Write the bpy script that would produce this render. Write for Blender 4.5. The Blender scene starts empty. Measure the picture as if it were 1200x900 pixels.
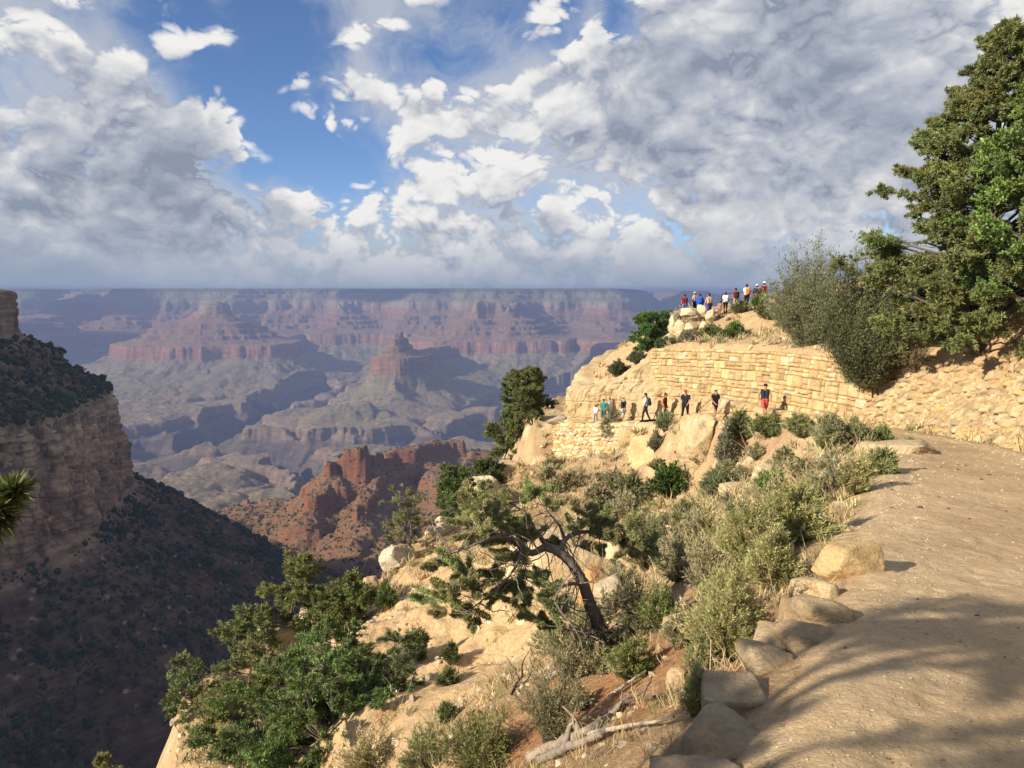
import bpy, bmesh, math, random
import numpy as np
from mathutils import Vector, Matrix, Quaternion
R = math.radians
SC = bpy.context.scene
COL = SC.collection
rng = np.random.default_rng(7)
random.seed(7)
F32 = np.float32

# ------------------------------------------------------------------ camera
FPX, PITCH = 873.0, R(7.1)          # focal length in pixels of the 1200 px wide photograph, tilt down
cam_d = bpy.data.cameras.new('camera'); cam = bpy.data.objects.new('camera', cam_d); COL.objects.link(cam)
cam_d.sensor_width = 36; cam_d.lens = 36 * FPX / 1200
cam_d.clip_start = 0.05; cam_d.clip_end = 120000
cam.location = (0, 0, 0); cam.rotation_euler = (R(90) - PITCH, 0, 0)
SC.camera = cam

def at(px, py, y):
    """the point of the place that stands y metres ahead, seen at a pixel of the photograph"""
    a = (px - 600) / FPX; b = (450 - py) / FPX
    f = math.cos(PITCH) + b * math.sin(PITCH)
    u = -math.sin(PITCH) + b * math.cos(PITCH)
    return (a * y / f, y, u * y / f)

# ------------------------------------------------------------------ numpy noise
_P = rng.permutation(256).astype(np.int32); _P = np.concatenate([_P, _P, _P])
_G = rng.normal(size=(256, 3)).astype(F32); _G /= np.linalg.norm(_G, axis=1)[:, None]
_PX = np.tile(_P[:256], 4).astype(np.int32); _GX, _GY, _GZ = [np.ascontiguousarray(_G[:, k]) for k in range(3)]
_a = rng.uniform(0, 2*np.pi, 256); _HX, _HY = np.cos(_a).astype(F32), np.sin(_a).astype(F32)
def _cell(x):
    f = np.floor(x); return (f.astype(np.int64) & 255).astype(np.int32), (x - f).astype(F32)
def _fade(t): return t*t*t*(t*(t*6-15)+10)
def pnoise(x, y, z=0.0):
    if np.ndim(x) == 0 and np.ndim(y) == 0: x = np.array([x])
    x = np.asarray(x, np.float64); y = np.asarray(y, np.float64)
    if x.shape != y.shape: x, y = np.broadcast_arrays(x, y)
    xi, xf = _cell(x); yi, yf = _cell(y); u, v = _fade(xf), _fade(yf)
    if np.ndim(z) == 0:                     # a plane cut: two-dimensional noise with its own offset
        xi = (xi + int(z*37.7) % 256) & 255; yi = (yi + int(z*91.3) % 256) & 255
        a, b = _PX[xi], _PX[xi+1]
        def g2(p, q, i, j):
            h = _PX[p + yi + j]; return _HX[h]*(xf-i) + _HY[h]*(yf-j)
        n0 = g2(a, 0, 0, 0); n0 += (g2(b, 0, 1, 0) - n0)*u
        n1 = g2(a, 0, 0, 1); n1 += (g2(b, 0, 1, 1) - n1)*u
        return 1.5*(n0 + (n1-n0)*v)
    z = np.asarray(z, np.float64)
    if z.shape != x.shape: z = np.broadcast_to(z, x.shape)
    zi, zf = _cell(z); w = _fade(zf)
    a, b = _PX[xi], _PX[xi+1]; aa_, ab_, ba_, bb_ = _PX[a+yi], _PX[a+yi+1], _PX[b+yi], _PX[b+yi+1]
    def g3(p, i, j, k):
        h = _PX[p + zi + k]; return _GX[h]*(xf-i) + _GY[h]*(yf-j) + _GZ[h]*(zf-k)
    def plane(k):
        n0 = g3(aa_, 0, 0, k); n0 += (g3(ba_, 1, 0, k) - n0)*u
        n1 = g3(ab_, 0, 1, k); n1 += (g3(bb_, 1, 1, k) - n1)*u
        return n0 + (n1-n0)*v
    n0 = plane(0); return 1.6*(n0 + (plane(1)-n0)*w)
def fbm(x, y, z=0.0, o=4, gain=.5):
    s = 0; a = 1; t = 0
    for k in range(o):
        s = s + a*pnoise(np.asarray(x)*2**k + 17.3*k, np.asarray(y)*2**k + 5.1*k, np.asarray(z)*2**k + 3.7*k if np.ndim(z) else float(z) + 3.7*k); t += a; a *= gain
    return s/t
def ridged(x, y, z=0.0, o=4, gain=.5):
    s = 0; a = 1; t = 0
    for k in range(o):
        s = s + a*(1-2*np.abs(pnoise(np.asarray(x)*2**k + 11.3*k, np.asarray(y)*2**k + 7.9*k, np.asarray(z)*2**k if np.ndim(z) else float(z) + 2.9*k))); t += a; a *= gain
    return s/t
def _h(ix, iy, s):
    return _P[(_P[(ix + s) & 255] + iy) & 255]
def voronoi(u, v, seed=0, jit=.8):
    """F1, F2-F1 and the id of the cell"""
    iu = np.floor(u).astype(np.int64); iv = np.floor(v).astype(np.int64)
    f1 = np.full(u.shape, 9.0); f2 = np.full(u.shape, 9.0); idd = np.zeros(u.shape, np.int64)
    for i in (-1, 0, 1):
        for j in (-1, 0, 1):
            cu = iu + i; cv = iv + j
            a = _h(cu, cv, seed)/255.; b = _h(cv, cu, seed + 57)/255.
            d = np.hypot(cu + .5 + (a-.5)*jit - u, cv + .5 + (b-.5)*jit - v)
            m = d < f1
            f2 = np.where(m, f1, np.minimum(f2, d)); idd = np.where(m, _h(cu + 31, cv + 77, seed), idd); f1 = np.where(m, d, f1)
    return f1, f2 - f1, idd
def sstep(a, b, x):
    t = np.clip((x-a)/(b-a), 0, 1); return t*t*(3-2*t)

# ------------------------------------------------------------------ objects
def tag(o, label=None, cat=None, group=None, kind=None):
    if label: o['label'] = label
    if cat: o['category'] = cat
    if group: o['group'] = group
    if kind: o['kind'] = kind
    return o
def mesh_np(name, V, faces, mat, col=None, smooth=True, parent=None, attrs=None):
    """V (n,3); faces (m,3|4) int array or list of such arrays"""
    V = np.asarray(V, F32)
    if not isinstance(faces, (list, tuple)): faces = [faces]
    faces = [np.asarray(f, np.int32) for f in faces if len(f)]
    me = bpy.data.meshes.new(name)
    nl = sum(f.size for f in faces); nf = sum(len(f) for f in faces)
    me.vertices.add(len(V)); me.vertices.foreach_set('co', V.ravel())
    me.loops.add(nl); me.loops.foreach_set('vertex_index', np.concatenate([f.ravel() for f in faces]))
    me.polygons.add(nf)
    tot = np.concatenate([np.full(len(f), f.shape[1], np.int32) for f in faces])
    st = np.concatenate([[0], np.cumsum(tot)[:-1]]).astype(np.int32)
    me.polygons.foreach_set('loop_start', st)
    me.polygons.foreach_set('use_smooth', np.full(nf, smooth))
    me.update(calc_edges=True)
    if col is not None:
        a = me.color_attributes.new('tint', 'FLOAT_COLOR', 'POINT')
        c = np.ones((len(V), 4), F32); c[:, :3] = col
        a.data.foreach_set('color', c.ravel())
    me.materials.append(mat)
    o = bpy.data.objects.new(name, me); COL.objects.link(o)
    if parent is not None: o.parent = parent
    return o
def empty(name, loc=(0, 0, 0)):
    o = bpy.data.objects.new(name, None); COL.objects.link(o); o.location = loc
    o.empty_display_size = .2
    return o
def grid_faces(nu, nv, wrap=False):
    i = np.arange(nu*nv).reshape(nu, nv)
    if wrap: i = np.concatenate([i, i[:1]], 0)
    return np.stack([i[:-1, :-1], i[1:, :-1], i[1:, 1:], i[:-1, 1:]], -1).reshape(-1, 4)
def dense(pts, n=None, step=None):
    """smooth (Catmull-Rom) resampling of a polyline of any dimension"""
    p = np.asarray(pts, float); p = np.vstack([2*p[0]-p[1], p, 2*p[-1]-p[-2]])
    out = []
    for i in range(1, len(p)-2):
        t = np.linspace(0, 1, 40, endpoint=False)[:, None]
        a, b, c, d = p[i-1], p[i], p[i+1], p[i+2]
        out.append(.5*((2*b) + (c-a)*t + (2*a-5*b+4*c-d)*t*t + (3*b-a-3*c+d)*t**3))
    out = np.vstack(out + [p[-2:-1]])
    s = np.concatenate([[0], np.cumsum(np.linalg.norm(np.diff(out, axis=0), axis=1))])
    if n is None: n = int(s[-1]/step) + 2
    q = np.linspace(0, s[-1], n)
    return np.stack([np.interp(q, s, out[:, k]) for k in range(out.shape[1])], 1)
def poly_dist(x, y, P):
    """distance, signed (positive to the right of the walking direction), arc parameter (index) along polyline P"""
    P = np.asarray(P, float)
    best = np.full(x.shape, 1e18); sg = np.ones(x.shape); par = np.zeros(x.shape)
    for i in range(len(P)-1):
        ax, ay = P[i, :2]; bx, by = P[i+1, :2]; dx, dy = bx-ax, by-ay; L2 = dx*dx+dy*dy
        t = ((x-ax)*dx + (y-ay)*dy)/L2; tc = np.clip(t, 0, 1)
        d2 = (x-ax-tc*dx)**2 + (y-ay-tc*dy)**2
        cr = dx*(y-ay) - dy*(x-ax)
        m = d2 < best
        best = np.where(m, d2, best); sg = np.where(m, np.where(cr > 0, -1., 1.), sg); par = np.where(m, i+tc, par)
    return np.sqrt(best), sg, par

# ------------------------------------------------------------------ materials
class NT:
    def __init__(s, m): s.t = m.node_tree; s.n = s.t.nodes; s.l = s.t.links
    def add(s, typ, **k):
        n = s.n.new(typ)
        for a, b in k.items():
            if a.startswith('i_'):
                key = a[2:]; key = int(key) if key.isdigit() else key.replace('_', ' ')
                if hasattr(b, 'links') or isinstance(b, bpy.types.NodeSocket): s.l.new(b, n.inputs[key])
                else: n.inputs[key].default_value = b
            else: setattr(n, a, b)
        return n
    def math(s, op, a, b=0.0, c=0.0, clamp=False):
        n = s.n.new('ShaderNodeMath'); n.operation = op; n.use_clamp = clamp
        for i, v in enumerate((a, b, c)):
            if isinstance(v, bpy.types.NodeSocket): s.l.new(v, n.inputs[i])
            else: n.inputs[i].default_value = v
        return n.outputs[0]
    def mix(s, f, a, b, blend='MIX'):
        n = s.n.new('ShaderNodeMix'); n.data_type = 'RGBA'; n.blend_type = blend
        for i, v in ((0, f), (6, a), (7, b)):
            if isinstance(v, bpy.types.NodeSocket): s.l.new(v, n.inputs[i])
            else: n.inputs[i].default_value = v if i == 0 or len(v) == 4 else (*v, 1)
        return n.outputs[2]
    def ramp(s, f, stops, interp='LINEAR'):
        n = s.n.new('ShaderNodeValToRGB'); n.color_ramp.interpolation = interp
        e = n.color_ramp.elements
        while len(e) < len(stops): e.new(.5)
        for k, (p, c) in enumerate(stops):
            e[k].position = p; e[k].color = (*c, 1) if not isinstance(c, (int, float)) else (c, c, c, 1)
        s.l.new(f, n.inputs[0]); return n.outputs[0]
    def noise(s, vec, scale, detail=4, rough=.55, dist=0.0, dims='3D'):
        n = s.n.new('ShaderNodeTexNoise'); n.noise_dimensions = dims
        if vec is not None: s.l.new(vec, n.inputs['Vector'])
        n.inputs['Scale'].default_value = scale; n.inputs['Detail'].default_value = detail
        n.inputs['Roughness'].default_value = rough; n.inputs['Distortion'].default_value = dist
        return n.outputs['Fac']
    def vor(s, vec, scale, feature='F1', rand=1.0):
        n = s.n.new('ShaderNodeTexVoronoi'); n.feature = feature
        if vec is not None: s.l.new(vec, n.inputs['Vector'])
        n.inputs['Scale'].default_value = scale; n.inputs['Randomness'].default_value = rand
        return n
def material(name):
    m = bpy.data.materials.new(name); m.use_nodes = True
    return m
def new_mat(name, rough=.9, spec=.2):
    m = material(name); t = NT(m); b = t.n['Principled BSDF']
    b.inputs['Roughness'].default_value = rough; b.inputs['Specular IOR Level'].default_value = spec
    return m, t, b
def simple(name, c, rough=.8, spec=.3, metal=0.0, var=.15, scale=6.0):
    m, t, b = new_mat(name, rough, spec)
    co = t.add('ShaderNodeTexCoord').outputs['Object']
    n = t.noise(co, scale, 3)
    f = t.ramp(n, [(.3, 1-var), (.7, 1+var)])
    t.l.new(t.mix(1.0, c, f, 'MULTIPLY'), b.inputs['Base Color'])
    b.inputs['Metallic'].default_value = metal
    return m
def ground_mat(name, scales=(2.0, 14.0, 60.0), amp=(.22, .18, .15), bump=.02, bumpscale=30., rough=.95, detail=5):
    """tint attribute times several scales of mottling, with bump"""
    m, t, b = new_mat(name, rough, .12)
    co = t.add('ShaderNodeNewGeometry').outputs['Position']
    c = t.add('ShaderNodeVertexColor', layer_name='tint').outputs['Color']
    for s_, a_ in zip(scales, amp):
        c = t.mix(1.0, c, t.ramp(t.noise(co, s_, detail), [(.28, 1-a_), (.72, 1+a_)]), 'MULTIPLY')
    t.l.new(c, b.inputs['Base Color'])
    h = t.math('ADD', t.noise(co, bumpscale, 6, .7), t.math('MULTIPLY', t.noise(co, bumpscale*.2, 4, .6), 2.0))
    bp = t.add('ShaderNodeBump', i_Strength=1.0, i_Distance=bump, i_Height=h)
    t.l.new(bp.outputs[0], b.inputs['Normal'])
    return m

EXPOSURE = .85
HAZE_D = 7.6e-5; HAZE_C = (.25, .34, .62, 1)
CLOUD_BRIGHT = 5.0; SKY_TINT = (.52, .60, .74)
PUFF_C = 1.66
SHADE_M, SHADE_A = .72, .03

# ------------------------------------------------------------------ light
SUN_EL = R(26.0); SUN_D = np.array([.87, .49]); SUN_D /= np.linalg.norm(SUN_D)      # horizontal direction the light travels
TO_SUN = Vector((-SUN_D[0]*math.cos(SUN_EL), -SUN_D[1]*math.cos(SUN_EL), math.sin(SUN_EL)))
sl = bpy.data.lights.new('sun', 'SUN'); so = bpy.data.objects.new('sun', sl); COL.objects.link(so)
sl.energy = 5.0; sl.angle = R(.55); sl.color = (1.0, .87, .68)
so.rotation_euler = TO_SUN.to_track_quat('Z', 'Y').to_euler(); so.location = (-40, -30, 60)

w = bpy.data.worlds.new('World'); SC.world = w; w.use_nodes = True
wt = NT(w); wt.n.clear()
sky = wt.add('ShaderNodeTexSky', sky_type='NISHITA', sun_disc=False, sun_elevation=SUN_EL,
             sun_rotation=math.atan2(TO_SUN.x, TO_SUN.y), altitude=2000, air_density=1.0, dust_density=.6, ozone_density=2.0)
gen = wt.add('ShaderNodeTexCoord').outputs['Generated']
sep = wt.add('ShaderNodeSeparateXYZ', i_0=gen).outputs
def dir_of(px, py):
    v = Vector(at(px, py, 1.0)); v.normalize(); return v
def blob(px, py, wpx, k):
    """broad patch of more (k>0) or less cloud round one direction of the sky"""
    v = dir_of(px, py); c = math.cos(math.atan(wpx/FPX))
    d = wt.add('ShaderNodeVectorMath', operation='DOT_PRODUCT', i_0=gen, i_1=v).outputs['Value']
    return wt.math('MULTIPLY', wt.add('ShaderNodeMapRange', interpolation_type='SMOOTHSTEP', i_Value=d, i_From_Min=c, i_From_Max=1.0).outputs[0], k)
zz = wt.math('MAXIMUM', sep[2], 0.0)
def field(dz, scale, detail, rough, warp=.22, off=(0, 0, 0), flat=.25, zs=3.4, puffs=0.0):
    z2 = wt.math('ADD', zz, dz)
    k = wt.math('DIVIDE', 1.0, wt.math('ADD', wt.math('MULTIPLY', z2, flat), .30))     # perspective of a cloud deck, softened
    v = wt.add('ShaderNodeCombineXYZ', i_0=wt.math('MULTIPLY', sep[0], k), i_1=wt.math('MULTIPLY', sep[1], k), i_2=wt.math('MULTIPLY', z2, zs)).outputs[0]
    v = wt.add('ShaderNodeVectorMath', operation='ADD', i_0=v, i_1=off).outputs[0]
    if warp:
        wv = wt.add('ShaderNodeTexNoise', i_Vector=v, i_Scale=2.6, i_Detail=3.0).outputs['Color']
        v = wt.add('ShaderNodeVectorMath', operation='MULTIPLY_ADD', i_0=wv, i_1=(warp,)*3, i_2=v).outputs[0]
    n = wt.noise(v, scale, detail, rough)
    if puffs:                                   # heaped, cauliflower-like heads
        rn = wt.add('ShaderNodeTexNoise', noise_type='RIDGED_MULTIFRACTAL', i_Vector=v, i_Scale=scale*1.25, i_Detail=4.0 if detail > 6 else 2.0, i_Roughness=.62, i_Lacunarity=2.1, i_Offset=1.0, i_Gain=1.6)
        rn.normalize = True
        n = wt.math('ADD', wt.math('MULTIPLY', n, 1-puffs), wt.math('MULTIPLY', wt.math('SUBTRACT', PUFF_C, rn.outputs['Fac']), puffs))
    return n
def msum(*a):
    r_ = a[0]
    
    for q in a[1:]: r_ = wt.math('ADD', r_, q)
    return r_
def mr(v, a, b, c=0.0, d=1.0): return wt.add('ShaderNodeMapRange', interpolation_type='SMOOTHSTEP', i_Value=v, i_From_Min=a, i_From_Max=b, i_To_Min=c, i_To_Max=d).outputs[0]
SH = (3.1, .4, 1.7)
d0 = field(0.0, 3.1, 10, .60, off=SH, puffs=.42)
d1 = field(0.022, 3.1, 5, .55, off=SH, puffs=.42)
d2 = field(0.060, 3.1, 3, .5, off=SH, puffs=.42)
bias = msum(*[blob(*q) for q in [
    (255, 20, 105, -.25), (190, 40, 60, -.14), (275, 145, 85, -.29), (465, 75, 40, -.18), (370, 40, 90, -.15), (475, 60, 45, -.10), (540, 30, 90, -.36), (640, 20, 60, -.30), (330, 10, 70, -.10), (60, 20, 40, -.2), (740, 22, 45, -.30), (130, 12, 60, -.26), (340, 175, 60, -.16), (410, 168, 75, -.30), (25, 78, 60, -.34), (660, 190, 70, -.10), (350, 180, 45, -.12), (700, 12, 60, -.10),
    (100, 40, 120, .18), (60, 190, 190, .40), (250, 215, 110, .22), (290, 92, 75, .24), (400, 120, 65, .20), (480, 105, 50, .14), (560, 125, 60, .24), (700, 100, 140, .40), (900, 90, 190, .44), (1120, 60, 190, .28), (500, 260, 180, .22), (800, 240, 200, .14), (1000, 230, 200, .12), (480, 8, 50, .16)]])
low = mr(zz, .15, .03, 0, .22)
dens = msum(d0, bias, low)
mask = mr(dens, .42, .64)
veil = mr(msum(field(0.02, 1.6, 8, .64, warp=.6, off=(7, 2, 0), zs=1.4), wt.math('MULTIPLY', bias, .45)), .38, .66, 0, .80)    # thin high cloud behind the heaps
# what stands above a spot shades it: bright heads, grey undersides
puff = msum(wt.math('MULTIPLY', wt.math('SUBTRACT', d1, d0), 1.45), wt.math('MULTIPLY', wt.math('SUBTRACT', d2, d0), .75))
body = msum(*[blob(*q) for q in [(60, 200, 200, .44), (250, 218, 110, .42), (130, 165, 90, .20), (880, 115, 200, .42), (720, 115, 110, .28), (1030, 140, 130, .24), (560, 150, 60, .22), (180, 290, 220, .26), (600, 310, 160, .12), (980, 40, 120, .16), (960, 280, 260, .16),
    (640, 70, 80, -.22), (100, 60, 130, -.16), (290, 90, 80, -.12), (460, 265, 130, -.34), (840, 160, 60, -.22), (150, 130, 60, -.2), (330, 185, 60, -.22), (720, 245, 70, -.25), (920, 205, 120, -.22), (1090, 20, 100, -.15), (520, 215, 130, -.22), (700, 60, 60, -.2)]])
tex = field(0.0, 6.5, 7, .64, off=(1, 5, 2))
tex2 = field(0.0, 17.0, 5, .6, off=(3, 1, 7), warp=.1)
shade = msum(wt.math('MULTIPLY', body, .62), wt.math('MULTIPLY', puff, mr(dens, .58, .95, 1.0, .45)), wt.math('MULTIPLY', wt.math('SUBTRACT', tex, .5), 1.05), wt.math('MULTIPLY', wt.math('SUBTRACT', tex2, .5), .45), wt.math('MULTIPLY', mr(dens, .50, 1.0), .24), .17)
shade = wt.math('MULTIPLY_ADD', shade, SHADE_M, SHADE_A, clamp=True)
ccol = wt.ramp(shade, [(0.0, (1.0, .985, .96)), (.18, (.86, .86, .865)), (.38, (.64, .66, .71)), (.60, (.48, .52, .605)), (.82, (.375, .42, .515)), (1.0, (.30, .345, .44))])
lift = mr(field(0.0, 1.3, 5, .55, off=(4, 9, 3), zs=9.0), .48, .70, 0, 1)                          # brighter breaks low down
lift = wt.math('MULTIPLY', lift, mr(zz, .17, .09))
ccol = wt.mix(wt.math('MULTIPLY', lift, .45), ccol, (.88, .87, .84))
CB = CLOUD_BRIGHT
ccol = wt.mix(1.0, ccol, (CB, CB, CB), 'MULTIPLY')
skyc = wt.mix(1.0, sky.outputs[0], SKY_TINT, 'MULTIPLY')
skyc = wt.mix(veil, skyc, (.60*CB, .64*CB, .71*CB))
allc = wt.mix(mask, skyc, ccol)
# bank of rain haze low over the far rim
hz = mr(zz, .10, .0)
streak = field(0.0, .9, 4, .5, off=(2, 2, 8), zs=1.2)
allc = wt.mix(wt.math('MULTIPLY', hz, mr(streak, .3, .7, .95, .60)), allc, (.355*CB, .43*CB, .545*CB))
bg = wt.add('ShaderNodeBackground', i_Color=allc, i_Strength=.10)
out = wt.add('ShaderNodeOutputWorld', i_Surface=bg.outputs[0])
w.cycles.sampling_method = 'MANUAL'; w.cycles.sample_map_resolution = 512

SC.view_settings.view_transform = 'Standard'; SC.view_settings.look = 'None'
SC.view_settings.gamma = 1; SC.view_settings.use_curve_mapping = False
SC.view_settings.exposure = EXPOSURE
SC.cycles.use_denoising = True
SC.cycles.max_bounces = 5; SC.cycles.diffuse_bounces = 3; SC.cycles.transparent_max_bounces = 8
SC.cycles.volume_bounces = 0
SC.cycles.use_fast_gi = False

# ================================================================== the near hillside
# centre line of the trail: x, y, z
TRAIL = dense([(.4,-9,-.5),(1.0,-3,-1.1),(2.1,0,-1.55),(3.48,3,-2.05),(4.80,5.5,-2.58),(5.95,8,-2.95),(9.6,15,-3.8),(12.2,20,-4.4),(13.2,25,-4.98),(12.9,31,-5.65),
               (12.1,36.5,-6.35),(10.6,41,-7.15),(8.6,45.5,-8.0),(6.3,50.6,-9.0),(4.3,54.2,-9.6),(3.0,58,-10.0),(4.5,63,-10.5),(10,70,-11)], step=1.3)
# foot of what stands on the uphill side of the trail (embankment, masonry wall, cliff): x, y
FOOT = dense([(2.6,-12),(3.8,-6),(5.4,-1.5),(8.0,5),(11.3,12),(13.7,18),(14.95,23),(15.4,28),(15.1,33),(13.2,38.2),(11.2,43),(9.1,47.6),
              (7.4,51.2),(5.6,54.0),(4.7,56.4),(5.2,60),(8,65),(14,74)], step=1.1)
# brink of the promontory: beyond it the hillside falls into the canyon
BRINK = dense([at(*p) for p in [(120,1500,9.0),(200,1000,17),(214,890,20.5),(232,800,25),(335,742,28),(425,700,31),(500,628,36),(556,585,42),(585,552,47),(632,512,51.5)]] +
              [(1.2,56.5,-10.3),(1.0,62,-10.6),(2.5,70,-11),(8,82,-11)], step=1.6)

low_pts = [at(*p) for p in [
    (560,800,18),(500,745,22),(540,690,25),(520,640,33),(450,695,31),(620,562,45),(592,560,47),(660,557,51.2),(700,557,48.2),(735,553,44.6),(630,548,53),(772,556,41.2),
    (790,566,37.6),(850,600,28),(900,580,28.5),(950,540,27.5),(960,505,31.5),(1000,530,24),(800,640,20),(700,645,24),(640,640,29),(600,620,34),
    (730,690,16),(715,752,14),(660,735,17.5),(620,770,15.5),
    (880,705,7.6),(820,790,5.7),(720,825,7.2),(640,885,6.7),(500,885,10),(400,860,14),(300,880,16),(330,785,25),(390,770,22),(440,820,17),
    (780,720,9.5),(830,660,11.5),(900,640,11),(940,600,13.5),(760,600,30),(680,590,38),(1000,570,15.5),(882,540,32.2),(845,552,34.2),(818,568,35.6),(700,860,5.2),(560,880,8.2),(760,880,4.0),(680,760,11.5)]]
low_pts += [tuple(p) for p in BRINK[::3]]
for i in range(0, len(TRAIL)-1, 2):
    p = TRAIL[i]; d = TRAIL[i+1]-p; n = np.array([-d[1], d[0]])/np.hypot(d[0], d[1])
    for s in (-2.0, 0, 2.0): low_pts.append((p[0]-n[0]*s*-1, p[1]-n[1]*s*-1, p[2] - (.15 if s > 0 else 0)))
low_pts += [(-4,-1.5,-5.2),(-8,-6,-6.5),(-3.2,2.5,-5.6),(-8,6,-9.5),(-12,12,-13),(-2,-6,-2.5)]
up_pts = [at(*p) for p in [
    (768,410,48),(897,411,38.4),(1000,424,33),(950,415,35.8),(690,457,54),(740,440,51.2),(762,402,55),(720,436,55.5),(790,382,54.5),(830,371,55.5),
    (900,366,52),(930,388,47),(850,398,50),(1010,438,32),(1190,392,23),(1080,402,29),(1080,375,38),(1150,352,37),(950,375,50),(1010,372,46),(870,358,57),(800,366,57),(1130,385,29)]]
up_pts += [(30,36,1.4),(31,20,1.6),(20,13,.6),(14,5,1.0),(10,-3,.9),(8,-12,1.2),(25,60,-1.2),(30,80,-.5),(12,62,-3.0),(7.5,60,-5.5),(14,72,-4.5),(45,40,2.5),(60,10,3),(40,-20,3),(18,28,-.6),(22,42,-.2)]
class TPS:
    def __init__(s, P, lam=.02):
        P = np.unique(np.asarray(P, float).round(3), axis=0); s.c = P[:, :2]; n = len(P)
        K = s.k(s.c, s.c) + lam*np.eye(n); A = np.c_[np.ones(n), s.c]
        M = np.block([[K, A], [A.T, np.zeros((3, 3))]])
        s.w = np.linalg.solve(M, np.r_[P[:, 2], 0, 0, 0])
    @staticmethod
    def k(a, b):
        r2 = ((a[:, None]-b[None])**2).sum(-1) + 1e-9
        return r2*np.log(r2)*.5
    def __call__(s, x, y):
        sh = x.shape; q = np.c_[x.ravel(), y.ravel()]; o = np.empty(len(q))
        for i in range(0, len(q), 40000):
            b = q[i:i+40000]; o[i:i+40000] = s.k(b, s.c) @ s.w[:-3] + s.w[-3] + b @ s.w[-2:]
        return o.reshape(sh)
LOW, UP = TPS(low_pts, .5), TPS(up_pts, .05)
FOOT_LEN = len(FOOT)-1
def foot_i(y):      # index on FOOT nearest to a given y on its main stretch
    return int(np.argmin(np.abs(FOOT[:, 1]-y)))
I_RUB, I_WALL, I_CLIFF = foot_i(33.6), foot_i(47.8), foot_i(61)
def near_fields(x, y):
    dt, st, pt = poly_dist(x, y, TRAIL); zt = np.interp(pt, np.arange(len(TRAIL)), TRAIL[:, 2])
    df, sf, pf = poly_dist(x, y, FOOT); sd = df*sf        # positive on the uphill (right hand) side
    db, sb, pb = poly_dist(x, y, BRINK); ob = -db*sb      # positive beyond the brink (left of it)
    hw = np.interp(TRAIL[:, 1], [0, 4, 8, 20, 36, 50], [1.95, 1.95, 1.75, 1.65, 1.5, 1.15]); hw = np.interp(pt, np.arange(len(TRAIL)), hw)
    return dt, st, zt, sd, pf, ob, pb, hw
LW_SIDE = 1     # the low wall's outer face is to the right of its plan curve
def near_z(x, y, fine=True):
    x = np.asarray(x, float); y = np.asarray(y, float)
    dt, st, zt, sd, pf, ob, pb, hw = near_fields(x, y)
    # clamp beyond the brink
    zb = np.interp(pb, np.arange(len(BRINK)), BRINK[:, 2])
    lo = LOW(x, y)
    lo = np.where(ob > 0, zb*sstep(0, 2, ob) + lo*(1-sstep(0, 2, ob)), lo)
    lo = lo - np.where(ob > 0, 2.4*np.maximum(ob-.2, 0)**.9, 0)
    rr = np.hypot(x, y)
    rough = (.30*fbm(x/3.1, y/3.1, 1.3, 4) + .10*fbm(x/.7, y/.7, 7.0, 3)) * np.clip(rr/14, .25, 1.3)
    ledge = .35*np.maximum(0, ridged(x/4.5, y/4.5, 3.3, 2)-.35)*np.clip(rr/14, .0, 1.2)
    wt_ = 1-sstep(hw-.25, hw+.55, dt)                    # on the trail bed
    camber = .045*fbm(x/1.1, y/1.1, 2.0, 4) - .014*sstep(.1, .5, fbm(x/.33, y/.33, 12.0, 2)) + .012*fbm(x/.22, y/.22, 4.0, 2)
    lo = lo + (rough + ledge)*(1-wt_)
    lo = lo*(1-wt_) + (zt + camber)*wt_
    dl, sl_, pl = poly_dist(x, y, LOWWALL); fade = np.exp(-((dl/4.5)**4))*sstep(0, .7, pl)*(1-sstep(4.5, 5, pl)); sdl = dl*sl_
    lo = np.where((sdl > -1.3) & (dl < 9), lo*(1-fade) + np.minimum(lo, zt + .05 - 2.5*sstep(-1.2, -.5, sdl) - .25*np.maximum(sdl, 0))*fade, lo)
    # bank: ground on the uphill side of the trail foot is level until the wall
    lo = np.where((sd > -1.2) & (dt > hw), zt + camber + (lo-zt)*(1-sstep(-1.2, -.2, sd))*.3, lo)
    up = UP(x, y) + .22*fbm(x/2.6, y/2.6, 9.1, 4) + .06*fbm(x/.6, y/.6, 4.2, 2)
    wid = np.interp(pf, [0, I_RUB-6, I_RUB+2, I_WALL-1, I_WALL+4, FOOT_LEN], [2.6, 2.6, .55, .55, 1.3, 1.6])
    off = np.interp(pf, [0, I_RUB-6, I_RUB+2, I_WALL-1, I_WALL+4, FOOT_LEN], [.35, .35, .25, .25, .5, .5])
    a = sstep(off, off+wid, sd)
    z = lo*(1-a) + up*a
    return z, (dt, sd, pf, ob, hw, wt_, a, rr)

LOWWALL = np.array([(2.6,54.4),(3.3,53.0),(4.2,51.3),(5.1,49.6),(6.2,47.2),(7.3,44.8)])
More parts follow.
